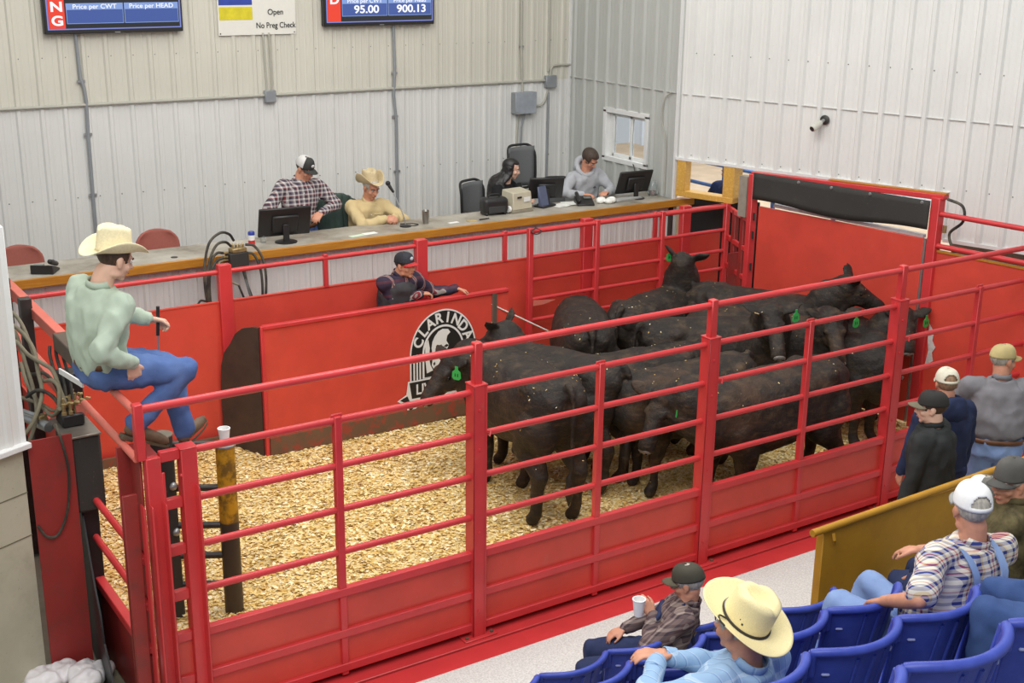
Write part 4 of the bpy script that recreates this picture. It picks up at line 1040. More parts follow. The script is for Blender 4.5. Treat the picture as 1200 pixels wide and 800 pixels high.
# security camera
cp = V(*w2(1.80, .0, 2.775))
r = thing('security_camera', 'small white bullet camera mounted on the bright angled wall', 'camera', tuple(cp))
nn = V(N2[0], N2[1], 0)
MB().lathe([(0, 0), (.05, 0), (.05, .02), (.03, .03), (0, .03)], cp + nn * .02, 24, nn).build('mount', DSTEEL, r)
e0 = cp + nn * .05; e1 = e0 + nn * .14 + V(-.05, .04, -.09)
MB().tube([e0, e0 + (e1 - e0) * .3], .018, 12).build('arm', STEEL, r)
cd_ = e1 - e0
MB().lathe([(0, 0), (.030, 0), (.036, .01), (.036, .13), (.030, .135), (0, .13)], e0 + cd_ * .25, 24, cd_).build('camera_body', plain('camera_cream', (206, 204, 192), .4), r)
MB().lathe([(0, 0), (.028, 0), (.028, .006), (0, .006)], e0 + cd_ * .25 + cd_ / np.linalg.norm(cd_) * .132, 20, cd_).build('lens_ring', BLACK, r)

# ================================================================= OPENING UNDER THE ANGLED WALL
r = bpy.data.objects.new('window_2', None); COL.objects.link(r); r.location = w2(.35, 0, 1.72); struct(r)
def wb(u0, u1, n0, n1, z0, z1):
    mb = MB(); P = [V(*w2(u, n, z)) for z in (z0, z1) for n in (n0, n1) for u in (u0, u1)]
    return mb.add(P, [(0, 2, 3, 1), (4, 5, 7, 6), (0, 1, 5, 4), (2, 6, 7, 3), (0, 4, 6, 2), (1, 3, 7, 5)])
wb(.0, .115, -.10, .03, 1.80, 2.16).build('window_frame', PINE, r, bevel=.004)
wb(.62, .76, -.16, .03, 1.74, 2.16).build('window_frame', PINE, r, bevel=.004)
wb(.0, .76, -.12, .035, 1.735, 1.80).build('window_sill', PINE, r, bevel=.004)
# outside rails
rr = thing('outer_pipe_fence', 'blue pipe fence outside seen through the opening beside the desk', 'fence', (8.3, 5.0, .9))
BLP = plain('blue_pipe', (92, 124, 180), .5)
for z in (1.68, 1.38, 1.05): MB().tube([(8.6, 3.4, z), (8.6, 7.4, z)], .025, 10).build('rail', BLP, rr)
for y in (4.0, 5.05, 6.0, 7.0): MB().tube([(8.6, y, -.1), (8.6, y, 1.72)], .03, 10).build('post', BLP, rr)
# added dark sheet standing in for the unlit gap below the opening
struct(wb(-.02, .9, -.35, -.33, -.1, 1.72).build('wall_opening', plain('void_shade_sheet', (34, 31, 30), .8)))
# ================================================================= CATTLE
def hide(name, tone, dirt_amt):
    t = NT(name)
    base = t.ramp(t.noise(3.0, 5, .6), [(.3, srgb(26, 23, 21)), (.5, srgb(40, 34, 30)), (.75, srgb(*tone))])
    v = t.coords((3, 3, 9))
    st = t.ramp(t.noise(2.6, 7, .72, v), [(.50, (0, 0, 0, 1)), (.78, (dirt_amt,) * 3 + (1,))])
    c = t.mix(st, base, srgb(128, 104, 74))
    sp = t.ramp(t.noise(38, 3, .6), [(.70, (0, 0, 0, 1)), (.78, (dirt_amt * .6,) * 3 + (1,))])
    c = t.mix(sp, c, srgb(176, 152, 104))
    h = t.math('ADD', t.math('MULTIPLY', t.noise(120, 3, .7, t.coords((1, 1, .35))), .5), t.noise(26, 4, .6))
    t.bump(h, .8, .014)
    return t.set(c, .6, 0, .35)
HIDES = [hide('black_hide', (62, 51, 43), .42), hide('brown_black_hide', (88, 66, 49), .45), hide('clean_black_hide', (52, 45, 40), .35)]
MUZ = plain('wet_muzzle', (112, 104, 98), .35, 0, .25, 30)
EYE = plain('dark_eye', (14, 12, 11), .1, 0, 0)
TAGG = plain('green_ear_tag', (52, 176, 84), .45, 0, .08)
TAGI = plain('tag_ink', (18, 60, 34), .6)
TAGY = plain('pale_ear_button', (206, 170, 110), .5)

def nrm(v): v = np.asarray(v, float); return v / (np.linalg.norm(v) + 1e-12)
def cow(tail, head_deg, poll, muz, label, s=.95, zs=1.0, hide_=0, legs=((0, 0), (0, 0), (0, 0), (0, 0)), tags=(), ear=(0, 0), nflk=34):
    h = radians(head_deg)
    r = thing('cow', label, 'cow', (tail[0] + cos(h) * .7 * s, tail[1] + sin(h) * .7 * s, 0.0), 0, None)
    fx = V(cos(h), sin(h), 0); fy = V(-sin(h), cos(h), 0)
    T = V(tail[0], tail[1], 0)
    def W(x, y, z): return T + fx * x * s + fy * y * s + V(0, 0, z * s * zs)
    poll = V(*poll); muz = V(*muz)
    mb = MB()
    secs = [(.0, 1.06, .12, .10), (.05, 1.03, .22, .19), (.16, .99, .29, .25), (.32, .96, .315, .275), (.5, .925, .34, .29), (.7, .90, .365, .31), (.9, .885, .375, .315), (1.08, .885, .37, .295), (1.24, .90, .36, .265), (1.38, .92, .33, .23), (1.5, .94, .25, .18), (1.57, .95, .15, .11)]
    rings = []
    for x, zc, hh, hw in secs:
        rg = []
        for a in np.linspace(0, 2 * pi, 24, endpoint=False):
            ca, sa = cos(a), sin(a)
            # flatter back, deeper belly
            y = hw * 1.10 * np.sign(ca) * abs(ca) ** .82; z = hh * np.sign(sa) * abs(sa) ** (.8 if sa > 0 else .95)
            rg.append(W(x, y, zc + z))
        rings.append(rg)
    mb.ring_strip(rings)
    # hooks, pins, shoulder muscle
    for sy in (-1, 1):
        mb.ball(W(.30, sy * .19, 1.17), (.10 * s, .10 * s, .08 * s))
        mb.ball(W(.05, sy * .10, 1.10), (.08 * s, .08 * s, .10 * s))
        mb.ball(W(.22, sy * .15, .86), (.21 * s, .15 * s, .28 * s), M=np.column_stack([fx, fy, V(0, 0, 1)]))
        mb.ball(W(1.30, sy * .15, .90), (.17 * s, .12 * s, .26 * s), M=np.column_stack([fx, fy, V(0, 0, 1)]))
        # hind leg
        k = (sy + 1) // 2
        dx, dy = legs[k]
        yy = sy * .17 + dy
        mb.chain([W(.22, sy * .17, .86), W(.30 + dx * .4, sy * .18 + dy * .4, .66), W(.05 + dx * .8, yy, .46), W(.07 + dx, yy, .28), W(.08 + dx, yy, .13), W(.12 + dx, yy, .06), W(.15 + dx, yy, .035)],
                 [.19 * s, .135 * s, .072 * s, .052 * s, .053 * s, .058 * s, .060 * s], 14)
        mb.cap(W(.02 + dx * .8, yy, .50), W(.10 + dx * .5, sy * .17 + dy * .5, .66), .03 * s, .06 * s, 10)
        dx, dy = legs[2 + k]; yy = sy * .15 + dy
        mb.chain([W(1.30, sy * .16, .82), W(1.22 + dx * .3, sy * .17 + dy * .4, .60), W(1.26 + dx * .8, yy, .36), W(1.255 + dx, yy, .22), W(1.255 + dx, yy, .12), W(1.29 + dx, yy, .055), W(1.31 + dx, yy, .035)],
                 [.15 * s, .115 * s, .070 * s, .050 * s, .052 * s, .058 * s, .060 * s], 14)
    # brisket, flank
    mb.ball(W(1.42, 0, .68), (.15 * s, .12 * s, .14 * s)); mb.ball(W(.45, 0, .66), (.2 * s, .17 * s, .10 * s))
    # tail
    mb.tube(spline([W(.04, 0, 1.26), W(-.03, 0, 1.22), W(-.07, 0, 1.08), W(-.075, .01, .85), W(-.07, .0, .6), W(-.065, .02, .45)], 5), [.045 * s] * 3 + [.035 * s] * 5 + [.024 * s] * 18, 10)
    mb.chain([W(-.065, .02, .5), W(-.06, .02, .36), W(-.05, .01, .22)], [.032 * s, .045 * s, .012 * s], 10)
    # neck
    nb = W(1.36, 0, .98); nb2 = W(1.40, 0, .86)
    hd = nrm(muz - poll); up = nrm(V(0, 0, 1) - hd * hd[2]) if abs(hd[2]) < .97 else nrm(fx - hd * (fx @ hd))
    sd = np.cross(hd, up)   # right of head
    mid = (nb + poll) / 2 + V(0, 0, .03)
    mb.chain([nb, mid + V(0, 0, .02), poll - up * .03], [.26 * s, .21 * s, .135 * s], 18)
    mb.chain([nb2, (nb2 + poll) / 2 - V(0, 0, .05), poll + hd * .07 - up * .09], [.25 * s, .19 * s, .105 * s], 18)
    # head
    L = np.linalg.norm(muz - poll)
    HM = np.column_stack([sd, hd, up])
    P = lambda a, b, c: poll + sd * a * s + hd * b * L + up * c * s
    mb.ball(P(0, .05, -.02), (.105 * s, .11 * s, .105 * s), M=HM)
    mb.ball(P(0, .30, -.035), (.105 * s, .14 * s, .10 * s), M=HM)
    mb.chain([P(0, .25, -.02), P(0, .6, -.02), P(0, .90, -.035)], [.10 * s, .078 * s, .074 * s], 16)
    mb.chain([P(0, .25, -.10), P(0, .62, -.085), P(0, .90, -.075)], [.075 * s, .048 * s, .045 * s], 14)
    mb.ball(P(0, .97, -.045), (.082 * s, .045 * s, .062 * s), M=HM)
    for sy in (-1, 1):
        mb.ball(P(sy * .085, .32, .025), (.03 * s, .05 * s, .03 * s), M=HM)       # brow over the eye
        mb.ball(P(sy * .07, .34, -.09), (.04 * s, .10 * s, .055 * s), M=HM)       # cheek
        mb.ball(P(sy * .045, .98, -.02), (.026 * s, .024 * s, .022 * s), M=HM)    # nostril wing
        # ear: leaf shaped, reaching out sideways and a little back
        e = ear[(sy + 1) // 2]
        ed = nrm(sd * sy + up * (.18 + e) - hd * .25); eo = P(sy * .09, .03, .035)
        eb = nrm(np.cross(ed, hd)); ef = np.cross(eb, ed)
        EM = np.column_stack([ed, ef, eb])
        mb.ball(eo + ed * .10 * s, (.12 * s, .072 * s, .020 * s), M=EM)
        mb.ball(eo + ed * .17 * s, (.06 * s, .038 * s, .016 * s), M=EM)
        mb.cap(eo - ed * .02, eo + ed * .06 * s, .032 * s, .026 * s, 10)
    def disp(me):
        co = np.empty(len(me.vertices) * 3); me.vertices.foreach_get('co', co); co = co.reshape(-1, 3)
        no = np.empty(len(me.vertices) * 3); me.vertices.foreach_get('normal', no); no = no.reshape(-1, 3)
        for i in range(len(co)):
            p = co[i]
            k = noise.noise(Vector((p[0] * 5 + tail[0] * 9, p[1] * 5, p[2] * 5))) * .012 + noise.noise(Vector((p[0] * 17, p[1] * 17, p[2] * 17 + tail[0]))) * .005
            co[i] = p + no[i] * k
        me.vertices.foreach_set('co', co.ravel()); me.update()
    body = mb.build('body', HIDES[hide_], r, voxel=.017, iters=7, fac=.55, disp=disp)
    # shavings stuck on the back
    me = body.data; rgs = random.Random(int(tail[0] * 100)); fb = MB(); tries = 0; nv = len(me.vertices)
    while len(fb.f) < nflk and tries < 60000:
        tries += 1; vtx = me.vertices[rgs.randrange(nv)]
        if vtx.normal.z < .25: continue
        p = V(*vtx.co) + np.array(wloc(r))
        dl_ = (p - T) @ fx
        if noise.noise(Vector((p[0] * 4, p[1] * 4, 5))) < (-.05 if dl_ < .35 else .12): continue
        n_ = V(*vtx.normal); x_, y_, _ = frame(n_); a = rgs.uniform(0, 6.28); u_ = x_ * cos(a) + y_ * sin(a); v_ = np.cross(n_, u_); L_ = rgs.uniform(.003, .009); w_ = rgs.uniform(.0015, .004)
        c_ = p + n_ * .003; fb.add([c_ - u_ * L_ - v_ * w_, c_ + u_ * L_ - v_ * w_, c_ + u_ * L_ + v_ * w_, c_ - u_ * L_ + v_ * w_ + n_ * .003], [(0, 1, 2, 3)])
    fo = fb.build('stuck_shavings', SHF, r, smooth=False); fo['kind'] = 'stuff'; fo['label'] = 'pale flecks of wood shavings on its back'
    for sy in (-1, 1):
        MB().ball(P(sy * .098, .335, -.012), (.013 * s, .022 * s, .018 * s), M=HM).build('eye', EYE, r, smooth=True)
    mz = MB().ball(P(0, 1.035, -.035), (.062 * s, .024 * s, .038 * s), M=HM).build('nose_pad', MUZ, r, smooth=True)
    for sy in (-1, 1):
        MB().ball(P(sy * .032, 1.08, -.028), (.012 * s, .008, .010 * s), M=HM).build('nostril', EYE, mz, smooth=True)
    for sy in tags:
        sg_ = 1 if sy > 0 else -1
        e = ear[(sg_ + 1) // 2]
        ed = nrm(sd * sg_ + up * (.18 + e) - hd * .25); eo = P(sg_ * .09, .03, .035)
        c = eo + ed * .14 * s + hd * .075 - V(0, 0, .01)
        # tag hangs straight down, facing the way the head faces
        nx = nrm(np.cross(V(0, 0, 1), hd + sd * sg_ * .5)); TM = np.column_stack([nx, np.cross(V(0, 0, 1), nx), V(0, 0, 1)])
        pts = [(a_ * 1.2, b_ * 1.2) for a_, b_ in ((-.012, .035), (.012, .035), (.012, .01), (.032, -.005), (.036, -.05), (.02, -.065), (-.02, -.065), (-.036, -.05), (-.032, -.005), (-.012, .01))]
        tg = MB().poly(pts, .004, M=TM, c=c).build('ear_tag', TAGG, r)
        tg['label'] = 'bright green ear tag'
        for dx, dz in ((-.012, -.035), (.012, -.035)):
            MB().poly([(dx - .006, dz - .015), (dx + .006, dz - .015), (dx + .004, dz + .015), (dx - .005, dz + .012)], .006, M=TM, c=c).build('tag_mark', TAGI, tg)
    if tags:
        sg_ = -1 if tags[0] > 0 else 1
        ed = nrm(sd * sg_ + up * .2 - hd * .25); eo = P(sg_ * .09, .03, .035)
        MB().cap(eo + ed * .06 * s + hd * .045, eo + ed * .12 * s + hd * .045, .005, .005, 8).build('ear_button', TAGY, r)
    return r

A_ = cow((2.38, .84), 85, (2.20, 2.32, 1.04), (1.90, 2.34, .74), 'black cow with its rump to the near fence and head turned left to the logo', .97, 1.0, 0, ((.05, .0), (.10, .02), (-.35, .05), (-.1, 0)), tags=(-1,), nflk=90)
B_ = cow((3.22, 1.22), 110, (2.80, 2.42, 1.20), (2.64, 2.76, .95), 'black cow facing the shield panel, ears up just below the white stick', .93, .97, 2, ear=(.5, .8))
L_ = cow((4.94, .46), 179, (3.30, .80, .98), (3.06, .74, .60), 'dark cow lying tight along the near fence, head lowered beside a green tag', .97, .95, 1, ((0, 0), (.1, .03), (.05, 0), (-.1, .02)), tags=(-1,), ear=(-.2, .5))
L_['label'] = 'dark cow standing tight along the near fence with its tagged head lowered to the left'
C_ = cow((4.52, 1.10), 177, (3.22, 1.46, .85), (2.98, 1.66, .58), 'brown-backed cow squeezed in the middle of herd with straw on its spine', .86, 1.0, 1)
H_ = cow((4.15, 2.16), -22, (5.08, 1.42, 1.28), (4.88, 1.08, 1.00), 'black cow in the middle of the herd staring straight out with a pale nose', .93, .98, 0, tags=(-1,), ear=(.2, .0))
D_ = cow((3.64, 2.25), 60, (4.42, 3.42, .74), (4.40, 3.62, .42), 'smooth black cow seen from behind at the left of the folded pipe gate', .92, .97, 2)
E_ = cow((4.28, 2.66), 22, (5.36, 3.02, 1.40), (5.60, 3.16, 1.14), 'black cow raising its head high against the far pipe gate, seen from behind', .92, .98, 2, tags=(-1,), ear=(.6, .15))
F_ = cow((5.40, 2.92), -60, (6.14, 1.50, 1.40), (6.44, 1.28, 1.19), 'curly black cow in the far corner looking right at the sliding gate', .95, 1.0, 0, ear=(.5, .5))
I_ = cow((4.98, 2.42), -54, (5.64, 1.20, 1.20), (5.47, .89, .90), 'black cow facing out between two fence posts with green tag by its cheek', .94, .96, 1, tags=(-1,), ear=(.3, .2))
J_ = cow((5.72, 2.02), -82, (5.98, .98, .95), (6.10, .70, .70), 'black cow with lowered head tucked behind the tall right fence post', .88, .93, 2, ear=(-.2, -.2))
K_ = cow((6.30, 2.45), -88, (6.48, 1.06, 1.13), (6.34, .84, .86), 'black cow half hidden behind the tall right post, nose near the scuffed fence', .88, .93, 0, tags=(-1,), ear=(.2, .4))
N_ = cow((4.46, 1.68), 172, (3.10, 2.02, .80), (2.95, 2.22, .52), 'short dark cow wedged sideways between the two middle cows and the high-headed one', .86, .95, 1)
# ================================================================= PEOPLE
SKIN = plain('skin', (206, 150, 122), .55, 0, .07, 25); SKINR = plain('ruddy_skin', (204, 144, 116), .55, 0, .10, 25)
SKINL = plain('fair_skin', (222, 178, 154), .5, 0, .05, 25)
LIP = plain('lips', (170, 96, 84), .5); EYEW = plain('eye_white', (224, 220, 214), .3); PUP = plain('pupil', (34, 26, 22), .2)
def hairmat(name, rgb, r=.65):
    if name in _mc: return _mc[name]
    t = NT(name); c = srgb(*rgb); n = t.noise(60, 3, .6, t.coords((1, 1, .25)))
    t.bump(n, .6, .006); _mc[name] = t.set(t.ramp(n, [(.3, tuple(x * .6 for x in c[:3]) + (1,)), (.7, tuple(min(1, x * 1.3) for x in c[:3]) + (1,))]), r); return _mc[name]
HGREY = hairmat('grey_hair', (178, 172, 160)); HBRN = hairmat('brown_hair', (74, 54, 40)); HBLK = hairmat('black_hair', (28, 24, 24), .4); HDBR = hairmat('dark_brown_hair', (70, 56, 46)); HSHORT = hairmat('short_fair_hair', (150, 118, 90))
def cloth(name, rgb, var=.12, scale=9, rough=.85, bs=180, b=.25):
    if name in _mc: return _mc[name]
    t = NT(name); c = srgb(*rgb)
    col = t.ramp(t.noise(scale, 4, .6), [(.3, tuple(x * (1 - var) for x in c[:3]) + (1,)), (.7, tuple(min(1, x * (1 + var)) for x in c[:3]) + (1,))])
    t.bump(t.math('ADD', t.noise(bs, 2), t.math('MULTIPLY', t.noise(14, 3), 1.5)), b, .004)
    _mc[name] = t.set(col, rough, 0, .2); return _mc[name]
def denim(name, rgb, fade):
    if name in _mc: return _mc[name]
    t = NT(name); k = t.ramp(t.noise(5, 4, .6), [(.35, (.1, .1, .1, 1)), (.8, (.6, .6, .6, 1))])
    t.bump(t.math('ADD', t.noise(260, 2), t.math('MULTIPLY', t.noise(12, 3), 2)), .3, .004)
    _mc[name] = t.set(t.mix(k, srgb(*rgb), srgb(*fade)), .85, 0, .2); return _mc[name]
def plaid(name, base, hstops, vstops, fu=14., fv=14., diag=.7):
    """woven check: hstops and vstops are (position, rgb) bands repeated along two directions"""
    if name in _mc: return _mc[name]
    t = NT(name); sp = t.new('ShaderNodeSeparateXYZ'); t.link(t.coords(), sp.inputs[0])
    u = t.math('FRACT', t.math('MULTIPLY', t.math('ADD', sp.outputs[0], t.math('MULTIPLY', sp.outputs[1], diag)), fu))
    v = t.math('FRACT', t.math('MULTIPLY', t.math('ADD', sp.outputs[2], t.math('MULTIPLY', sp.outputs[1], diag * .3)), fv))
    a = t.ramp(u, [(p, srgb(*c)) for p, c in hstops], 'CONSTANT'); b = t.ramp(v, [(p, srgb(*c)) for p, c in vstops], 'CONSTANT')
    t.bump(t.math('ADD', t.noise(200, 2), t.math('MULTIPLY', t.noise(13, 3), 2)), .25, .004)
    _mc[name] = t.set(t.mix(.5, a, b), .85, 0, .2); return _mc[name]

def wrinkle(amp=.007, f=9., seed=0.):
    amp = amp * 1.7
    def d(me):
        n = len(me.vertices); co = np.empty(n * 3); me.vertices.foreach_get('co', co); co = co.reshape(-1, 3)
        no = np.empty(n * 3); me.vertices.foreach_get('normal', no); no = no.reshape(-1, 3)
        for i in range(n):
            p = co[i]; a = noise.noise(Vector((p[0] * f + seed, p[1] * f, p[2] * f * .6 + 3)))
            b = noise.noise(Vector((p[0] * f * 2.4, p[1] * f * 2.4 + seed, p[2] * f * 1.6)))
            co[i] = p + no[i] * amp * ((1 - abs(a) * 3) * .6 + b * .6)
        me.vertices.foreach_set('co', co.ravel()); me.update()
    return d

def ik(a, t, l1, l2, hint):
    a = V(*a); t = V(*t); d = t - a; D = min(np.linalg.norm(d), (l1 + l2) * .995); u = nrm(d)
    x = (l1 * l1 - l2 * l2 + D * D) / (2 * D); h = math.sqrt(max(l1 * l1 - x * x, 1e-6))
    w = V(*hint) - u * (V(*hint) @ u); w = nrm(w)
    return a + u * x + w * h, a + u * D

def hand(mb, wrist, d, n, side, curl=.5, s=1.0, spread=.06):
    d = nrm(d); n = nrm(n - d * (n @ d)); th = np.cross(d, n) * (1 if side > 0 else -1)
    K = []
    for i, (o, kl) in enumerate(((.032, .088), (.011, .092), (-.011, .088), (-.031, .080))):
        k = wrist + (d * kl + th * o) * s; K.append(k)
        mb.cap(wrist + th * o * .5 * s + d * .01, k, .0165 * s, .0125 * s, 10)
    mb.cap(wrist + d * .03 * s + th * .02 * s, wrist + d * .07 * s + th * .028 * s, .016 * s, .014 * s, 10)
    for i, (k, L) in enumerate(zip(K, (.072, .080, .075, .060))):
        ang = 0; p = k; dd = nrm(d + th * (1.5 - i) * spread)
        for j, f in enumerate((.45, .32, .23)):
            ang += curl * (.75 if j == 0 else 1.0)
            q = p + (dd * cos(ang) + n * sin(ang)) * L * f * s
            mb.cap(p, q, (.0098 - .001 * j) * s, (.0090 - .001 * j) * s, 10); p = q
    t0 = wrist + (d * .028 + th * .026) * s; t1 = t0 + nrm(d * .75 + th * .75 + n * .25) * .040 * s
    t2 = t1 + nrm(d * .9 + th * .25 + n * .45 * (curl + .3)) * .034 * s; t3 = t2 + nrm(d * .9 - th * .1 + n * .5) * .024 * s
    mb.cap(t0, t1, .0155 * s, .0115 * s, 10).cap(t1, t2, .0112 * s, .010 * s, 10).cap(t2, t3, .0100 * s, .0085 * s, 10)

def head_parts(mb, c, F, s=1.0, jaw=1.0):
    """F: 3x3 columns right, forward, up"""
    q = lambda x, y, z: c + (F[:, 0] * x + F[:, 1] * y + F[:, 2] * z) * s
    R = lambda *r: tuple(k * s for k in r)
    mb.ball(q(0, -.012, .035), R(.074, .096, .084), 20, 14, M=F)
    mb.ball(q(0, .022, -.030), R(.060 * jaw, .068, .078), 18, 12, M=F)
    mb.ball(q(0, .030, -.075), R(.050 * jaw, .050, .034), 16, 10, M=F)
    mb.ball(q(0, .066, -.100), R(.024 * jaw, .020, .018), 12, 8, M=F)
    mb.ball(q(0, .076, .028), R(.052, .018, .014), 14, 8, M=F)
    for x in (-1, 1):
        mb.ball(q(x * .038, .058, -.032), R(.024, .026, .024), 12, 8, M=F)
        mb.ball(q(x * .050 * jaw, .0, -.078), R(.014, .035, .020), 10, 8, M=F)
        # ear: rim and lobe
        mb.ball(q(x * .077, -.006, -.004), R(.010, .021, .031), 12, 8, M=F)
        mb.ball(q(x * .076, .002, -.030), R(.009, .012, .014), 10, 6, M=F)
    mb.chain([q(0, .088, .012), q(0, .100, -.012), q(0, .110, -.030)], [.009 * s, .011 * s, .0135 * s], 10)
    for x in (-1, 1): mb.ball(q(x * .012, .098, -.034), R(.010, .011, .008), 10, 6, M=F)
    mb.ball(q(0, .086, -.060), R(.024, .013, .006), 12, 6, M=F)
    mb.ball(q(0, .083, -.071), R(.021, .013, .007), 12, 6, M=F)
    return q

def face_details(r, q, F, s=1.0, skinname='skin', glasses=False, brow=HBRN):
    R = lambda *a: tuple(k * s for k in a)
    for x in (-1, 1):
        e = MB().ball(q(x * .031, .0815, .004), R(.0125, .008, .0068), 12, 8, M=F).build('eye', EYEW, r, world=False, smooth=True)
        MB().ball(q(x * .031, .0885, .003), R(.0055, .0032, .0055), 10, 6, M=F).build('pupil', PUP, e, world=False, smooth=True)
        MB().chain([q(x * .014, .094, .020), q(x * .032, .0935, .026), q(x * .052, .080, .020)], [.0035 * s, .0045 * s, .003 * s], 8).build('eyebrow', brow, r, world=False, smooth=True)
    MB().chain([q(-.020, .093, -.066), q(0, .0985, -.0645), q(.020, .093, -.066)], [.003 * s, .0048 * s, .003 * s], 8).build('mouth', LIP, r, world=False, smooth=True)
    if glasses:
        g = bpy.data.objects.new('glasses', None); COL.objects.link(g); g.parent = r
        for x in (-1, 1):
            pts = [q(x * .033 + .021 * cos(a), .103, .0 + .015 * sin(a)) for a in np.linspace(0, 2 * pi, 20)]
            MB().tube(pts, .0014, 6, False).build('lens_rim', STEEL, g, world=False)
            MB().tube([q(x * .054, .102, .004), q(x * .079, .0, .006)], .0014, 6).build('temple', STEEL, g, world=False)

def hair(r, c, F, m, s=1.0, zlow=-.06, front=.05, grow=.006, back_low=None, name='hair', cover_ear=False):
    """hair shell: an ellipsoid over the skull, tucked inside the skin over the face"""
    q = lambda x, y, z: c + (F[:, 0] * x + F[:, 1] * y + F[:, 2] * z) * s
    us = np.linspace(0, 2 * pi, 41)[:-1]; vs = np.linspace(.02, pi * .97, 24)
    def fn(u, v):
        dx, dy, dz = sin(v) * cos(u), sin(v) * sin(u), cos(v)
        x, y, z = .074 * dx, -.012 + .096 * dy, .035 + .084 * dz
        k = 1.0 + grow / .08
        face = (y > front - .03 * max(0, -z * 8)) and z < .075
        low = z < zlow or (abs(dx) > .75 and z < .005 and not cover_ear and y > -.02)
        if face or low: k = .88
        return q(x * k, -.012 + (y + .012) * k, .035 + (z - .035) * k)
    mb = MB().grid(fn, list(us), list(vs), closed_u=True)
    return mb.build(name, m, r, world=False, smooth=True)

def cowboy_hat(r, c, F, m, s=1.0, band=None, brim=.165, curl=.055, name='cowboy_hat', tilt=0., height=.125, lab=None, dip=.02):
    ct, st = cos(tilt), sin(tilt)
    FF = F @ np.array([[1, 0, 0], [0, ct, -st], [0, st, ct]])
    q = lambda x, y, z: c + (FF[:, 0] * x + FF[:, 1] * y + FF[:, 2] * z) * s
    z0 = .050
    h = bpy.data.objects.new(name, None); COL.objects.link(h); h.parent = r
    def brimf(u, v):
        a = u; ra = .082 + (brim - .082) * v; rb = .100 + (brim + .028 - .100) * v
        x = ra * cos(a); y = -.008 + rb * sin(a)
        side = abs(cos(a)) ** 2.2
        z = z0 + curl * side * v ** 1.7 * 1.4 - dip * (abs(sin(a)) ** 2) * v ** 1.3
        x *= 1 - .10 * side * v
        return q(x, y, z)
    us = list(np.linspace(0, 2 * pi, 61)[:-1])
    MB().grid(brimf, us, list(np.linspace(0, 1, 10)), closed_u=True).build('brim', m, h, world=False, smooth=True, solid=.004)
    def crownf(u, v):
        # v 0 bottom .. 1 centre of top
        if v < .62:
            k = v / .62; ra = .082 - .010 * k; rb = .100 - .008 * k; z = z0 + height * k
            # front pinch
            pf = max(0, sin(u)) ** 3 * k; x = ra * cos(u) * (1 - .28 * pf); y = -.008 + rb * sin(u)
        else:
            k = (v - .62) / .38; rr = math.sqrt(max(0, 1 - k * k)) if k < 1 else 0
            rr = 1 - k
            ra = .072; rb = .092; pf = max(0, sin(u)) ** 3
            x = ra * cos(u) * (1 - .28 * pf) * rr; y = -.008 + rb * sin(u) * rr
            z = z0 + height + .012 * sin(pi * min(1, k * 1.6)) - .030 * max(0, (k - .25) / .75) ** 1.2
        # centre crease running front to back, lower toward the front
        top = max(0, (z - z0) / height - .75) * 4
        crease = math.exp(-(x / .020) ** 2) * .022 * min(1, top)
        dent = (math.exp(-((abs(x) - .052) / .018) ** 2 - ((y - .045) / .035) ** 2)) * .014 * min(1, top * 1.5)
        return q(x, y, z - crease - dent - .012 * max(0, y) / .09 * min(1, top))
    MB().grid(crownf, us, list(np.linspace(0, .62, 9)) + list(np.linspace(.66, .995, 12)), closed_u=True).build('crown', m, h, world=False, smooth=True, solid=.003)
    if band is not None:
        pts = [q(.0845 * cos(a), -.008 + .1025 * sin(a), z0 + .007) for a in np.linspace(0, 2 * pi, 48)]
        MB().tube(pts, .0055 * s, 8, False).build('hat_band', band, h, world=False)
    return h, q

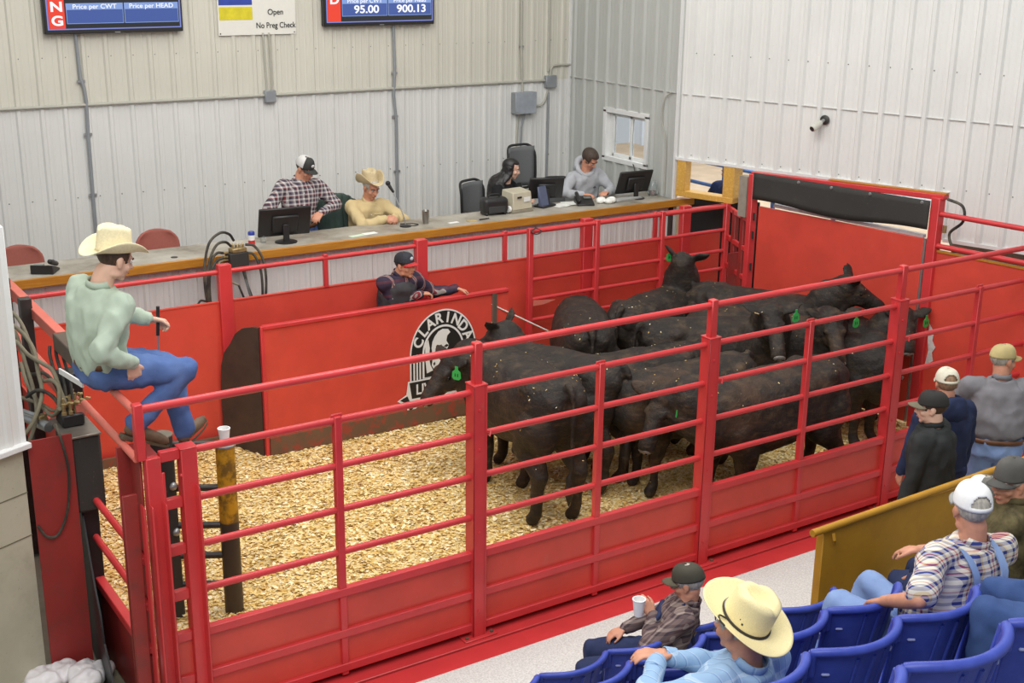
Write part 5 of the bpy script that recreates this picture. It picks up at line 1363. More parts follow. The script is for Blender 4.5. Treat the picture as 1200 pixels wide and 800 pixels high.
def cap(r, c, F, crown, bill, s=1.0, opening=False, logo_=None, backwards=False, button=None, name='baseball_cap', tilt=0., front=None, tall=0.):
    ct, st = cos(tilt), sin(tilt)
    FF = F @ np.array([[1, 0, 0], [0, ct, -st], [0, st, ct]])
    q = lambda x, y, z: c + (FF[:, 0] * x + FF[:, 1] * y + FF[:, 2] * z) * s
    z0 = .030
    h = bpy.data.objects.new(name, None); COL.objects.link(h); h.parent = r
    def dome(u, v):
        e = cos(v * pi / 2) ** .62 if v < 1 else 0; zz = sin(v * pi / 2) ** .95
        x = .084 * e * cos(u); y = -.012 + .105 * e * sin(u)
        fr = max(0, sin(u)) ** 2
        return q(x, y, z0 + (.092 + tall + .008 * fr) * zz - .006 * (1 - v) * max(0, -sin(u)))
    nu, nv = 60, 18
    us = list(np.linspace(0, 2 * pi, nu + 1)[:-1]); vs = list(np.linspace(0, .995, nv))
    P = [dome(u, v) for v in vs for u in us]
    fs = []; fsf = []
    for j in range(nv - 1):
        for i in range(nu):
            u = us[i] + pi / nu; v = (vs[j] + vs[j + 1]) / 2
            du = (u - 3 * pi / 2) / .62; 
            if opening and 1 > du * du + ((v - .12) / .36) ** 2 and v > .13: continue
            f = (j * nu + i, j * nu + (i + 1) % nu, (j + 1) * nu + (i + 1) % nu, (j + 1) * nu + i)
            (fsf if (front is not None and sin(u) > .45) else fs).append(f)
    MB().add(P, fs).build('crown', crown, h, world=False, smooth=True, solid=.0025)
    if front is not None: MB().add(P, fsf).build('front_panel', front, h, world=False, smooth=True, solid=.003)
    for k in range(3):
        a = k * pi / 3 + pi / 6
        pts = [dome(a, v) for v in np.linspace(.05 if not opening else .5, .98, 9)]
        pts2 = [dome(a + pi, v) for v in np.linspace(.5 if opening else .05, .98, 9)][::-1]
        MB().tube(pts + pts2, .0013, 6).build('seam', crown, h, world=False)
    MB().ball(q(0, -.012, z0 + .094 + tall), (.008, .008, .005), 10, 6, M=FF).build('button', button or crown, h, world=False, smooth=True)
    def billf(u, v):
        x = .074 * u; yb = -.012 + .105 * math.sqrt(max(0, 1 - (x / .086) ** 2)); L = .075 * math.sqrt(max(0, 1 - (abs(u)) ** 2.6)) 
        return q(x, yb - .006 + L * v, z0 + .004 - .022 * u * u - .010 * v * v)
    MB().grid(billf, np.linspace(-.985, .985, 25), np.linspace(0, 1, 8)).build('bill', bill, h, world=False, smooth=True, solid=.004)
    if logo_:
        MB().ball(q(0, .088, .075), (.022, .008, .018), 12, 8, M=FF).build('cap_emblem', logo_, h, world=False, smooth=True)
    return h

def person(label, loc, rz, P):
    r = thing('person', label, 'person', loc, rz)
    g = P.get; s = g('s', 1.0); fat = g('fat', 1.0); shw = .175 * g('sw', 1.0)
    pel = V(*P['pelvis']); ch = V(*P['chest']); lat = nrm(V(*g('lat', (1, 0, 0)))); hl = nrm(V(*g('hiplat', (1, 0, 0))))
    up = nrm(ch - pel); lat = nrm(lat - up * (lat @ up)); fw = np.cross(up, lat)
    hc = V(*P['head']) - V(0, 0, .040 * s); fd = nrm(V(*P['face'])); hu = nrm(V(*g('hup', (0, 0, 1)))); hr = nrm(np.cross(fd, hu)); hu = np.cross(hr, fd)
    F = np.column_stack([hr, fd, hu])
    nb = ch + up * .068
    shL, shR = ch - lat * shw * s, ch + lat * shw * s
    hpL, hpR = pel - hl * .09 * s, pel + hl * .09 * s
    arms = {}
    for k, sh, d in (('L', shL, -1), ('R', shR, 1)):
        e, w = ik(sh, P['hand' + k], .29 * s, .255 * s, g('elbow' + k, (d * .6, -.7, -.5))); arms[k] = (sh, e, w)
    legs = {}
    for k, hp, d in (('L', hpL, -1), ('R', hpR, 1)):
        kn, an = ik(hp, P['foot' + k], .44 * s, .42 * s, g('knee' + k, (0, 1, 0.1))); legs[k] = (hp, kn, an)
    B = g('parts', ('body', 'shirt', 'trousers', 'boots'))
    skin = g('skin', SKIN)
    def spine(t):
        m = (pel + ch) / 2 - fw * g('hunch', .0)
        return (1 - t) ** 2 * pel + 2 * t * (1 - t) * m + t * t * ch if t <= 1 else ch + (nb - ch) * (t - 1)
    def torso(mb, grow, t0=0., low=.0):
        tk = -.016 if (grow > 0 and g('tuck', True)) else 0.
        secs = ([] if tk else [(t0 - .10, .165, .115), (t0, .172, .125)]) + [(.06, .160 + tk, .115 + tk), (.12, .166 + tk * .6, .121 + tk * .6), (.25, .160 * (1 + (fat - 1) * .8), .118 * fat), (.5, .168 * (1 + (fat - 1) * .5), .122 * fat), (.72, .182, .124), (.9, .186, .112), (1.02, .156, .098), (1.35, .108, .086), (1.7, .080, .076), (2.0, .068, .070)]
        rings = []
        for t, hw, hd in secs:
            c = spine(t) if t >= 0 else pel + (pel - spine(.1)) * (-t) * 6
            k = min(1, max(0, t)); la = nrm(hl * (1 - k) + lat * k)
            a_ = nrm(spine(min(t, .98) + .02) - spine(max(0, min(t, .98) - .02))); la = nrm(la - a_ * (la @ a_)); f_ = np.cross(a_, la)
            hw = (hw + grow) * s; hd = (hd + grow) * s
            if t > 1.0: f_ = fw; la = lat
            rings.append([c + la * hw * np.sign(cos(a)) * abs(cos(a)) ** .85 + f_ * hd * np.sign(sin(a)) * abs(sin(a)) ** .85 for a in np.linspace(0, 2 * pi, 28, endpoint=False)])
        mb.ring_strip(rings); return mb
    # ---- skin body, one continuous surface
    mb = MB(); torso(mb, -.012)
    mb.chain([nb - up * .05, (nb + hc) / 2 - fd * .012, hc - hu * .05 - fd * .015], [.070 * s, .060 * s, .058 * s], 16)
    q = head_parts(mb, hc, F, s, g('jaw', 1.0))
    for k, sd in (('L', -1), ('R', 1)):
        sh, e, w = arms[k]
        mb.chain([sh, (sh + e) / 2, e, e + (w - e) * .35, w], [.055 * s, .047 * s, .038 * s, .040 * s, .027 * s], 14)
        hd_ = V(*P['hdir' + k]) if g('hdir' + k) else w - e
        hand(mb, w, nrm(hd_), V(*g('palm' + k, (0, 0, -1))), sd, g('curl' + k, .45), s)
        hp, kn, an = legs[k]
        mb.chain([hp, (hp + kn) / 2, kn, kn + (an - kn) * .3, an], [.085 * s, .075 * s, .052 * s, .052 * s, .036 * s], 14)
        toe = nrm(V(*g('toe' + k, (0, 1, -.1)))); dn = V(0, 0, -1); dn = nrm(dn - toe * (dn @ toe)); mb.chain([an, an + toe * .06 + dn * .045, an + toe * .17 + dn * .055], [.034, .030, .020], 10)
    mb.build('body', skin, r, world=False, voxel=g('voxel', .0085), iters=3, fac=.45)
    if g('facedetail', True): face_details(r, q, F, s, brow=g('brow', HBRN), glasses=g('glasses', False))
    # ---- shirt
    if 'shirt' in B:
        mb = MB(); torso(mb, .012 + g('puff', 0.), low=.0)
        sl = g('sleeve', 1.0); cuffs = []
        for k in 'LR':
            sh, e, w = arms[k]
            if sl >= 1: 
                we = e + (w - e) * .97
                mb.chain([sh - (sh - ch) * .25, sh, (sh + e) / 2, e, (e + we) / 2, we], [.078 * s, .076 * s, .066 * s, .056 * s, .050 * s, .040 * s], 16)
            else:
                mb.chain([sh - (sh - ch) * .25, sh, sh + (e - sh) * sl], [.078 * s, .077 * s, .070 * s], 16)
            if sl >= 1 and g('cuff', True):
                cuffs.append((e, w))
        sm = mb.build(g('shirtname', 'shirt'), P['shirt'], r, world=False, voxel=.011, iters=4, fac=.5, disp=wrinkle(g('wr', .008), 8, loc[0] * 7))
        for e_, w_ in cuffs:
            d_ = nrm(w_ - e_); MB().lathe([(.040 * s, 0), (.0425 * s, .003), (.041 * s, .05), (.037 * s, .053), (.034 * s, .03), (.036 * s, 0)], w_ - d_ * .045, 20, d_).build('cuff', P['shirt'], sm, world=False)
        if g('collar', True):
            cm = MB()
            col = lambda u, v: nb + (lat * cos(u) * (.070 - .008 * v) + fw * sin(u) * (.070 - .006 * v)) * s + up * (.005 + .038 * v - .018 * max(0, sin(u)) * 1.4) * s
            cm.grid(col, list(np.linspace(0, 2 * pi, 33)[:-1]), [0, .5, 1], closed_u=True)
            cm.build('collar', g('collarmat', P['shirt']), sm, world=False, smooth=True, solid=.007)
        if g('buttons'):
            for t in (.35, .5, .65, .8, .93):
                MB().ball(spine(t) + fw * (.138 + (.01 if t < .6 else 0)) * s * fat, (.006, .006, .006), 8, 6).build('button', WHITE, sm, world=False)
        if g('pocket'):
            c = spine(.82) + fw * .128 * s + lat * -.085 * s
            MB().box(c, (.10, .012, .11), M=np.column_stack([lat, fw, up])).build('chest_pocket', P['shirt'], sm, world=False, bevel=.003)
    # ---- trousers
    if 'trousers' in B:
        mb = MB()
        rg_ = []
        for t in (-.15, 0., .08, .155):
            c = pel + up * (t * .42 * s) if t < 0 else spine(t)
            hw, hd = (.176 + .0, .130 * max(1, fat * .96))
            hw *= (1 + (fat - 1) * .6)
            ff_ = np.cross(up, hl)
            rg_.append([c + (hl * hw * np.sign(cos(a)) * abs(cos(a)) ** .85 + ff_ * hd * np.sign(sin(a)) * abs(sin(a)) ** .85) * s for a in np.linspace(0, 2 * pi, 28, endpoint=False)])
        mb.ring_strip(rg_)
        mb.ball(pel + V(0, 0, .0), (.172 * s, .125 * s * max(1, fat * .95), .13 * s), 20, 14, M=np.column_stack([hl, np.cross(up, hl), up]))
        for k in 'LR':
            hp, kn, an = legs[k]
            mb.chain([hp, (hp + kn) / 2, kn, (kn + an) / 2, an - (an - kn) * .0], [.108 * s, .096 * s, .073 * s, .066 * s, .062 * s], 16)
            mb.ball(hp - fw * .03, .105 * s)
        mb.build('trousers', P['trousers'], r, world=False, voxel=.011, iters=4, fac=.5, disp=wrinkle(.009, 8, loc[1] * 5))
        if g('belt', True):
            c = spine(.135); ff_ = np.cross(up, hl)
            MB().grid(lambda u, v: c + (hl * np.sign(cos(u)) * abs(cos(u)) ** .85 * .181 * (1 + (fat - 1) * .6) + ff_ * np.sign(sin(u)) * abs(sin(u)) ** .85 * .135 * max(1, fat * .96)) * s + up * (v - .5) * .036, list(np.linspace(0, 2 * pi, 41)[:-1]), [0, 1], closed_u=True).build('belt', plain('brown_leather', (104, 66, 40), .5, 0, .2, 20), r, world=False, smooth=True, solid=.006)
    if 'boots' in B:
        BM = g('bootmat', plain('worn_boot_leather', (104, 82, 62), .6, 0, .3, 14))
        for k in 'LR':
            hp, kn, an = legs[k]; toe = nrm(V(*g('toe' + k, (0, 1, -.05)))); dn = V(0, 0, -1); dn = nrm(dn - toe * (dn @ toe))
            mb = MB().chain([an + (kn - an) * .12, an + dn * .02], [.052, .05], 14)
            mb.chain([an + dn * .045 - toe * .02, an + dn * .05 + toe * .08, an + dn * .058 + toe * .165, an + dn * .060 + toe * .205], [.040, .040, .036, .026], 14)
            b = mb.build('boot', BM, r, world=False, voxel=.009, iters=3)
            sd = np.cross(toe, dn)
            MB().grid(lambda u, v: an + dn * (.082 + .014 * v) + toe * (.085 + .155 * sin(u)) + sd * (.042 * cos(u) * (1 - .12 * sin(u))), list(np.linspace(0, 2 * pi, 25)[:-1]), [0, 1], closed_u=True).build('sole', plain('boot_sole', (92, 80, 62), .8), b, world=False, solid=.004)
            MB().box(an + dn * .095 - toe * .03, (.065, .07, .03), M=np.column_stack([sd, toe, dn])).build('heel', _mc['boot_sole'], b, world=False, bevel=.004)
    return r, q, F, hc, dict(arms=arms, legs=legs, nb=nb, ch=ch, pel=pel, fw=fw, lat=lat, up=up, spine=spine)

# rotate world direction/position into a person's local frame
def loc_of(root_loc, rz):
    ca, sa = cos(-rz), sin(-rz)
    def f(x, y, z): 
        x -= root_loc[0]; y -= root_loc[1]; z -= root_loc[2]
        return (x * ca - y * sa, x * sa + y * ca, z)
    def d(x, y, z): return (x * ca - y * sa, x * sa + y * ca, z)
    return f, d

HAT_STRAW = None
def hatmat(name, rgb, straw=True):
    if name in _mc: return _mc[name]
    t = NT(name); c = srgb(*rgb)
    n = t.noise(220 if straw else 80, 2, .6)
    t.bump(n, .3 if straw else .1, .003)
    _mc[name] = t.set(t.ramp(n, [(.3, tuple(x * .9 for x in c[:3]) + (1,)), (.7, tuple(min(1, x * 1.05) for x in c[:3]) + (1,))]), .7, 0, .25); return _mc[name]

# ---------------------------------------------------------------- 1 man on the rail
rl = (-1.24, .40, 1.72)
W_, D_dir = loc_of(rl, 0)
P = dict(pelvis=W_(-1.27, .46, 2.12), chest=W_(-1.27, .38, 2.57), hunch=.05, lat=D_dir(.38, -.92, .0), hiplat=D_dir(.12, -.99, 0), head=W_(-1.17, .36, 2.82), face=D_dir(.93, .18, -.32), hup=(.2, 0, 1),
         handL=W_(-.93, .60, 2.33), handR=W_(-1.16, .22, 2.20), elbowR=D_dir(-.75, -.45, -.3), elbowL=D_dir(-.3, .8, -.4),
         footR=W_(-1.14, .30, 1.80), footL=W_(-.80, .50, 1.63), kneeR=D_dir(1, -.15, .5), kneeL=D_dir(1, .1, .5), toeR=D_dir(.75, .0, -.35), toeL=D_dir(.72, .55, .2),
         palmR=D_dir(0, 1, 0), palmL=D_dir(0, -.4, -1), hdirR=D_dir(.15, .2, -1), hdirL=D_dir(.8, .1, -.3), curlL=.9, curlR=.5, voxel=.007,
         shirt=cloth('sage_shirt', (176, 190, 172), .06, 5), trousers=denim('blue_denim', (72, 96, 148), (112, 136, 182)), skin=SKINL, wr=.011, puff=.006)
p_, q, F, hc, I = person('man in cream cowboy hat and sage shirt sitting sideways on the corner rail', rl, 0, P)
hair(p_, hc, F, HBRN, zlow=-.055)
cowboy_hat(p_, hc, F, hatmat('cream_felt', (232, 220, 182), False), 1.04, None, .160, .050, tilt=.22, height=.13)
hL = V(*P['handL'])
# control stick held in his left hand
st_ = thing('control_stick', 'thin black handled control stick held upright by the man on the rail', 'stick', (-.885, .62, 1.7))
MB().tube([(-.885, .60, 2.22), (-.872, .60, 2.40)], .011, 10).build('handle', BLACK, st_)
MB().tube([(-.90, .60, 1.75), (-.885, .60, 2.23)], .006, 8).build('rod', STEEL, st_)

# ---------------------------------------------------------------- 2 ringman behind the shield
rl = (2.42, 3.76, .0); f, d = loc_of(rl, 0)
VEST = cloth('charcoal_vest', (70, 68, 70), .15)
STR = plaid('navy_striped_shirt', None, [(0, (58, 50, 66)), (.55, (200, 190, 180)), (.62, (168, 52, 56)), (.72, (214, 206, 190)), (.78, (60, 70, 84)), (.9, (58, 50, 66))], [(0, (58, 50, 66)), (.6, (70, 58, 76)), (.8, (110, 60, 68))], 7, 7, .9)
P = dict(pelvis=f(2.42, 3.82, .96), chest=f(2.44, 3.75, 1.41), lat=d(1, .12, 0), head=f(2.47, 3.68, 1.62), face=d(.32, -.93, .0), hup=(0, -.1, 1),
         handL=f(2.58, 3.585, 1.305), handR=f(3.0, 3.62, 1.29), elbowL=d(-.45, .8, -.5), elbowR=d(.2, .6, -.6), footL=f(2.3, 3.84, .1), footR=f(2.55, 3.84, .1), kneeL=d(0, -1, 0), kneeR=d(0, -1, 0), toeL=d(0, -1, 0), toeR=d(.2, -1, 0),
         hdirL=d(.9, -.1, -.1), palmL=d(0, 0, -1), hdirR=d(.85, -.35, -.3), palmR=d(-.2, -.2, -1), curlL=.6, curlR=.7, voxel=.007, skin=SKINR, shirt=STR, trousers=denim('dark_denim', (40, 48, 78), (64, 74, 110)), hunch=.03, glasses=False)
# his right is at -x (he faces us), swap sides: lateral points to his right
P['lat'] = d(-1, -.12, 0); P['hiplat'] = d(-1, 0, 0); P['handL'], P['handR'] = P['handR'], P['handL']; P['elbowL'], P['elbowR'] = P['elbowR'], P['elbowL']; P['footL'], P['footR'] = P['footR'], P['footL']
P['hdirL'], P['hdirR'] = P['hdirR'], P['hdirL']; P['palmL'], P['palmR'] = P['palmR'], P['palmL']
p_, q, F, hc, I = person('man in striped shirt and charcoal vest leaning on the shield panel', rl, 0, P)
hair(p_, hc, F, HDBR, zlow=-.04)
cap(p_, hc, F, plain('cap_black', (36, 38, 44), .8), plain('cap_red', (190, 40, 44), .7), front=plain('cap_black2', (44, 46, 54), .8, 0, .3, 90), logo_=plain('cap_logo_pale', (190, 196, 204), .6, 0, .4, 120))
mb = MB(); 
rings = []
for t, hw, hd in ((.0, .186, .150), (.25, .188, .152), (.5, .192, .154), (.72, .198, .154), (.9, .186, .150), (1.04, .150, .128), (1.4, .10, .098)):
    c = I['spine'](t); rings.append([c + I['lat'] * hw * cos(a) + I['fw'] * hd * sin(a) for a in np.linspace(0, 2 * pi, 28, endpoint=False)])
mb.ring_strip(rings)
mb.build('vest', VEST, p_, world=False, voxel=.012, iters=3, disp=wrinkle(.006, 9))
stk = thing('sorting_stick', 'long white sorting stick with black grip held out over the cattle', 'stick', (3.1, 3.6, 1.2))
a = V(3.045, 3.575, 1.27); b = V(4.0, 3.48, .74)
MB().tube([a, a + (b - a) * .22], .011, 8).build('grip', BLACK, stk)
MB().tube([a + (b - a) * .2, b], .007, 8).build('shaft', WHITE, stk)
MB().tube([b, b + (b - a) * .04], .009, 8).build('tip', OAK, stk)

# ---------------------------------------------------------------- 3 man in plaid behind the left monitor
rl = (2.12, 5.27, ZP); f, d = loc_of(rl, 0)
PL1 = plaid('maroon_grey_plaid', None, [(0, (196, 190, 186)), (.18, (64, 56, 66)), (.42, (150, 50, 56)), (.5, (200, 196, 192)), (.66, (70, 62, 76)), (.86, (120, 110, 116))], [(0, (190, 184, 180)), (.2, (66, 58, 68)), (.45, (148, 48, 54)), (.52, (196, 190, 188)), (.7, (74, 66, 80))], 11, 11, .5)
P = dict(pelvis=f(2.10, 5.30, 1.66), chest=f(2.11, 5.26, 2.11), lat=d(-1, .1, 0), hiplat=d(-1, 0, 0), head=f(2.15, 5.20, 2.345), face=d(.35, -.80, -.42), hup=(0, -.15, 1),
         handL=f(2.26, 5.08, 1.86), handR=f(1.94, 5.12, 1.80), elbowL=d(1, .2, -.3), elbowR=d(-1, .2, -.3), footL=f(2.2, 5.3, ZP + .1), footR=f(2.0, 5.3, ZP + .1), kneeL=d(0, -1, 0), kneeR=d(0, -1, 0), toeL=d(0, -1, 0), toeR=d(0, -1, 0),
         hdirL=d(-.6, -.4, -.3), palmL=d(0, .3, -1), hdirR=d(.3, -.6, -.4), curlL=.6, voxel=.0075, skin=SKINR, shirt=PL1, trousers=denim('mid_denim', (74, 98, 156), (110, 132, 180)), sw=1.05, fat=1.05, buttons=True)
p_, q, F, hc, I = person('man in maroon plaid shirt and dark cap standing behind the left monitor', rl, 0, P)
hair(p_, hc, F, HDBR, zlow=-.05)
cap(p_, hc, F, plain('mesh_white', (206, 204, 200), .8, 0, .1, 200), plain('cap_charcoal', (50, 50, 48), .8), front=_mc.get('cap_charcoal'), logo_=plain('cap_logo_white', (208, 210, 208), .6))

# ---------------------------------------------------------------- 4 auctioneer
rl = (2.92, 5.40, ZP); f, d = loc_of(rl, 0)
P = dict(pelvis=f(2.90, 5.42, 1.36), chest=f(2.90, 5.30, 1.82), hunch=.03, lat=d(-1, .15, 0), hiplat=d(-1, 0, 0), head=f(2.90, 5.22, 2.08), face=d(.12, -.86, -.36), hup=(0, -.3, 1),
         handL=f(3.05, 4.98, 1.745), handR=f(2.93, 4.96, 1.745), elbowL=d(1, .1, -.6), elbowR=d(-1, .1, -.6), footL=f(3.02, 5.02, ZP + .1), footR=f(2.80, 5.02, ZP + .1), kneeL=d(0, -1, .3), kneeR=d(0, -1, .3), toeL=d(0, -1, 0), toeR=d(0, -1, 0),
         hdirL=d(-.5, -.6, .0), hdirR=d(.6, -.5, 0), palmL=d(-.5, .1, -.6), palmR=d(.5, .1, -.6), curlL=.75, curlR=.75, voxel=.0075, skin=SKINR, shirt=cloth('tan_shirt', (206, 184, 138), .06, 6), trousers=_mc['mid_denim'], buttons=True, pocket=True)
p_, q, F, hc, I = person('auctioneer in tan shirt and tan cowboy hat seated at the microphone', rl, 0, P)
hair(p_, hc, F, HGREY, zlow=-.05)
cowboy_hat(p_, hc, F, hatmat('tan_felt', (204, 186, 148), False), .98, plain('tan_band', (150, 132, 100), .6), .150, .085, height=.135, tilt=.42)

# ---------------------------------------------------------------- 5 woman with long black hair
rl = (4.60, 5.36, ZP); f, d = loc_of(rl, 0)
BLKC = cloth('black_top', (30, 29, 31), .1, 9)
P = dict(s=.92, pelvis=f(4.58, 5.42, 1.42), chest=f(4.62, 5.30, 1.86), lat=d(-.85, -.5, 0), hiplat=d(-1, 0, 0), head=f(4.69, 5.26, 2.115), face=d(.80, -.52, -.22), hup=(0, 0, 1),
         handL=f(4.82, 5.06, 1.74), handR=f(4.66, 5.02, 1.74), elbowL=d(.6, .4, -.6), elbowR=d(-.8, -.3, -.6), footL=f(4.6, 5.05, ZP + .1), footR=f(4.45, 5.05, ZP + .1), kneeL=d(0, -1, .3), kneeR=d(0, -1, .3), toeL=d(0, -1, 0), toeR=d(0, -1, 0),
         voxel=.009, skin=SKINL, shirt=BLKC, trousers=cloth('black_trousers', (34, 34, 36)), collar=False, sw=.92, bootmat=BLACK, jaw=.9, brow=HBLK)
p_, q, F, hc, I = person('woman with long straight black hair and black top seated at the desk', rl, 0, P)
hair(p_, hc, F, HBLK, .95, zlow=-.2, front=.022, grow=.010, cover_ear=True)
mb = MB()   # long hair falling over both shoulders and the back
for a in np.linspace(-1.75, 1.75, 20):
    bx, by = .078 * sin(a), -.012 - .085 * cos(a)
    top = q(bx * .9, by * .9, .04); m1 = q(bx * 1.12, by * 1.1, -.08); e1 = I['nb'] + F[:, 0] * bx * 1.5 + F[:, 1] * (by * 1.5 - .03) - V(0, 0, .02); e2 = e1 - V(0, 0, .20 + .05 * cos(a)) + F[:, 0] * bx * .3 - F[:, 1] * .02 * cos(a) + F[:, 1] * (.06 if abs(a) > 1.3 else 0)
    mb.tube(spline([top, m1, e1, e2], 5), .019, 8)
mb.build('long_hair', HBLK, p_, world=False, voxel=.009, iters=3, disp=wrinkle(.004, 18))

# ---------------------------------------------------------------- 6 woman in grey hoodie
rl = (5.72, 5.28, ZP); f, d = loc_of(rl, 0)
HG = cloth('grey_fleece', (176, 178, 182), .05, 10)
P = dict(s=.95, pelvis=f(5.74, 5.34, 1.50), chest=f(5.68, 5.20, 1.93), lat=d(-1, .1, 0), hiplat=d(-1, 0, 0), head=f(5.67, 5.10, 2.175), face=d(.25, -.72, -.64), hup=(0, -.45, 1), hunch=.03,
         handL=f(5.78, 4.90, 1.77), handR=f(5.45, 4.92, 1.77), elbowL=d(.9, .3, -.4), elbowR=d(-.9, .3, -.4), footL=f(5.82, 5.36, ZP + .1), footR=f(5.64, 5.36, ZP + .1), kneeL=d(0, -1, 0), kneeR=d(0, -1, 0), toeL=d(0, -1, 0), toeR=d(0, -1, 0),
         voxel=.0085, skin=SKINR, shirt=HG, shirtname='hooded_sweatshirt', trousers=_mc['black_trousers'], collar=False, tuck=False, sw=1.0, fat=1.12, puff=.014, bootmat=BLACK, brow=HDBR)
p_, q, F, hc, I = person('woman with short brown hair in grey hoodie leaning over the papers', rl, 0, P)
hair(p_, hc, F, HDBR, .97, zlow=-.05, front=.045, grow=.016, cover_ear=False)
mb = MB()
pts = [I['nb'] + (I['lat'] * .095 * cos(a) + I['fw'] * (.10 * sin(a) - .02)) + I['up'] * (.03 - .055 * sin(a)) for a in np.linspace(0, 2 * pi, 26)]
mb.tube(pts, [.026 + .018 * max(0, -sin(a)) for a in np.linspace(0, 2 * pi, 26)], 10, False)
mb.ball(I['nb'] - I['fw'] * .13 + I['up'] * -.01, (.10, .06, .09))
mb.build('hood', HG, p_, world=False, voxel=.010, iters=4, disp=wrinkle(.006, 10))
MB().poly([(-.02, 0), (0, .018), (.02, 0), (.012, -.012), (-.014, -.01)], .003, M=np.column_stack([I['lat'], I['fw'], I['up']]), c=I['spine'](.78) + I['fw'] * .145 - I['lat'] * .07).build('chest_print', plain('print_grey', (90, 92, 100), .7), p_, world=False)

# ---------------------------------------------------------------- 7 person outside the opening
rl = (7.75, 4.95, 0.20); f, d = loc_of(rl, 0)
NAVY = cloth('navy_cloth', (50, 60, 96), .12)
P = dict(pelvis=f(7.80, 4.95, 1.16), chest=f(7.70, 4.90, 1.64), lat=d(.3, -.95, 0), hiplat=d(.2, -1, 0), head=f(7.66, 4.88, 1.89), face=d(-.3, .8, -.1),
         handL=f(7.40, 5.20, 1.42), handR=f(7.35, 4.80, 1.45), footL=f(7.8, 5.05, .30), footR=f(7.8, 4.84, .30), kneeL=d(-1, 0, 0), kneeR=d(-1, 0, 0), toeL=d(-1, 0, 0), toeR=d(-1, 0, 0), elbowL=d(0, .5, -.6), elbowR=d(0, -.5, -.6),
         voxel=.012, skin=SKINR, shirt=NAVY, shirtname='jacket', trousers=_mc['mid_denim'], puff=.01)
p_, q, F, hc, I = person('person in navy jacket beyond the opening next to the blue pipe fence', rl, 0, P)
hair(p_, hc, F, HDBR)

# ---------------------------------------------------------------- standing men at the fence
# 8 black jacket
rl = (3.87, -1.42, FL); f, d = loc_of(rl, 0)
BJ = cloth('black_jacket_cloth', (50, 52, 52), .15, 7)
def stander(x, y, ztop, facing, lab, shirt, trousers, skin=SKINR, hm=HDBR, lean=.0, voxel=.009, **kw):
    h = ztop - FL; s = h / 1.80
    rl = (x, y, FL); rz = facing
    P = dict(s=s, pelvis=(0, 0, .95 * s), chest=(0, .02 + lean, 1.41 * s), head=(0, .05 + lean * 1.5, 1.655 * s), face=kw.pop('face', (-.1, 1, -.12)), hup=(0, .05, 1),
             handL=kw.pop('handL', (-.25, .12, .86 * s)), handR=kw.pop('handR', (.25, .12, .86 * s)), elbowL=(-.6, -.7, 0), elbowR=(.6, -.7, 0),
             footL=(-.11, .0, .10), footR=(.11, .02, .10), shirt=shirt, trousers=trousers, skin=skin, voxel=voxel, palmL=(1, 0, 0), palmR=(-1, 0, 0), **kw)
    return person(lab, rl, rz, P)
p_, q, F, hc, I = stander(3.95, -1.38, 1.62, .35, 'man in black jacket and black cap standing nearest the ochre panel', BJ, _mc['black_trousers'], skin=SKINL, shirtname='jacket', puff=.028, face=(-.45, 1, -.05), sw=1.12, tuck=False)
hair(p_, hc, F, HBRN, zlow=-.06, grow=.004)
cap(p_, hc, F, plain('cap_black_cloth', (44, 42, 40), .85), plain('cap_bill_olive', (112, 104, 84), .85), opening=False)
MB().box(I['pel'] + V(0, 0, -.02), (.40, .30, .24)).build('jacket_hem', BJ, p_, world=False, bevel=.09, seg=4)
# 9 navy hoodie, cream cap
NH = cloth('navy_hoodie_cloth', (44, 52, 80), .12)
p_, q, F, hc, I = stander(4.42, -1.10, 1.62, -.35, 'man in navy hoodie and cream cap standing between black jacket and grey shirt', NH, _mc['dark_denim'], shirtname='hooded_sweatshirt', puff=.02, face=(.25, 1, -.1), collar=False, tuck=False)
hair(p_, hc, F, HSHORT, zlow=-.09, grow=.003)
cap(p_, hc, F, plain('cap_cream', (214, 208, 188), .85), plain('cap_cream_bill', (206, 198, 176), .85), opening=True)
mb = MB(); mb.ball(I['nb'] - I['fw'] * .11 - I['up'] * .03, (.12, .06, .10)).tube([I['nb'] + I['lat'] * .09 * cos(a) + I['fw'] * .09 * sin(a) + I['up'] * .01 for a in np.linspace(0, 2 * pi, 20)], .03, 10, False)
mb.build('hood', NH, p_, world=False, voxel=.012, iters=3, disp=wrinkle(.006, 10))
# 10 grey t-shirt
p_, q, F, hc, I = stander(5.06, -1.08, 1.70, -.75, 'heavy man in grey t-shirt, tan cap and light jeans by the right edge', cloth('grey_tshirt', (128, 126, 130), .06), denim('light_denim', (120, 144, 190), (150, 172, 208)), hm=HGREY, sleeve=.75, fat=1.32, sw=1.22, puff=.01, face=(.95, .55, -.1), handL=(-.42, .30, 1.0), handR=(.42, .25, 1.02))
hair(p_, hc, F, HGREY, zlow=-.07, grow=.005)
cap(p_, hc, F, plain('cap_tan', (190, 172, 120), .85), plain('cap_tan_bill', (180, 160, 108), .85), opening=False)
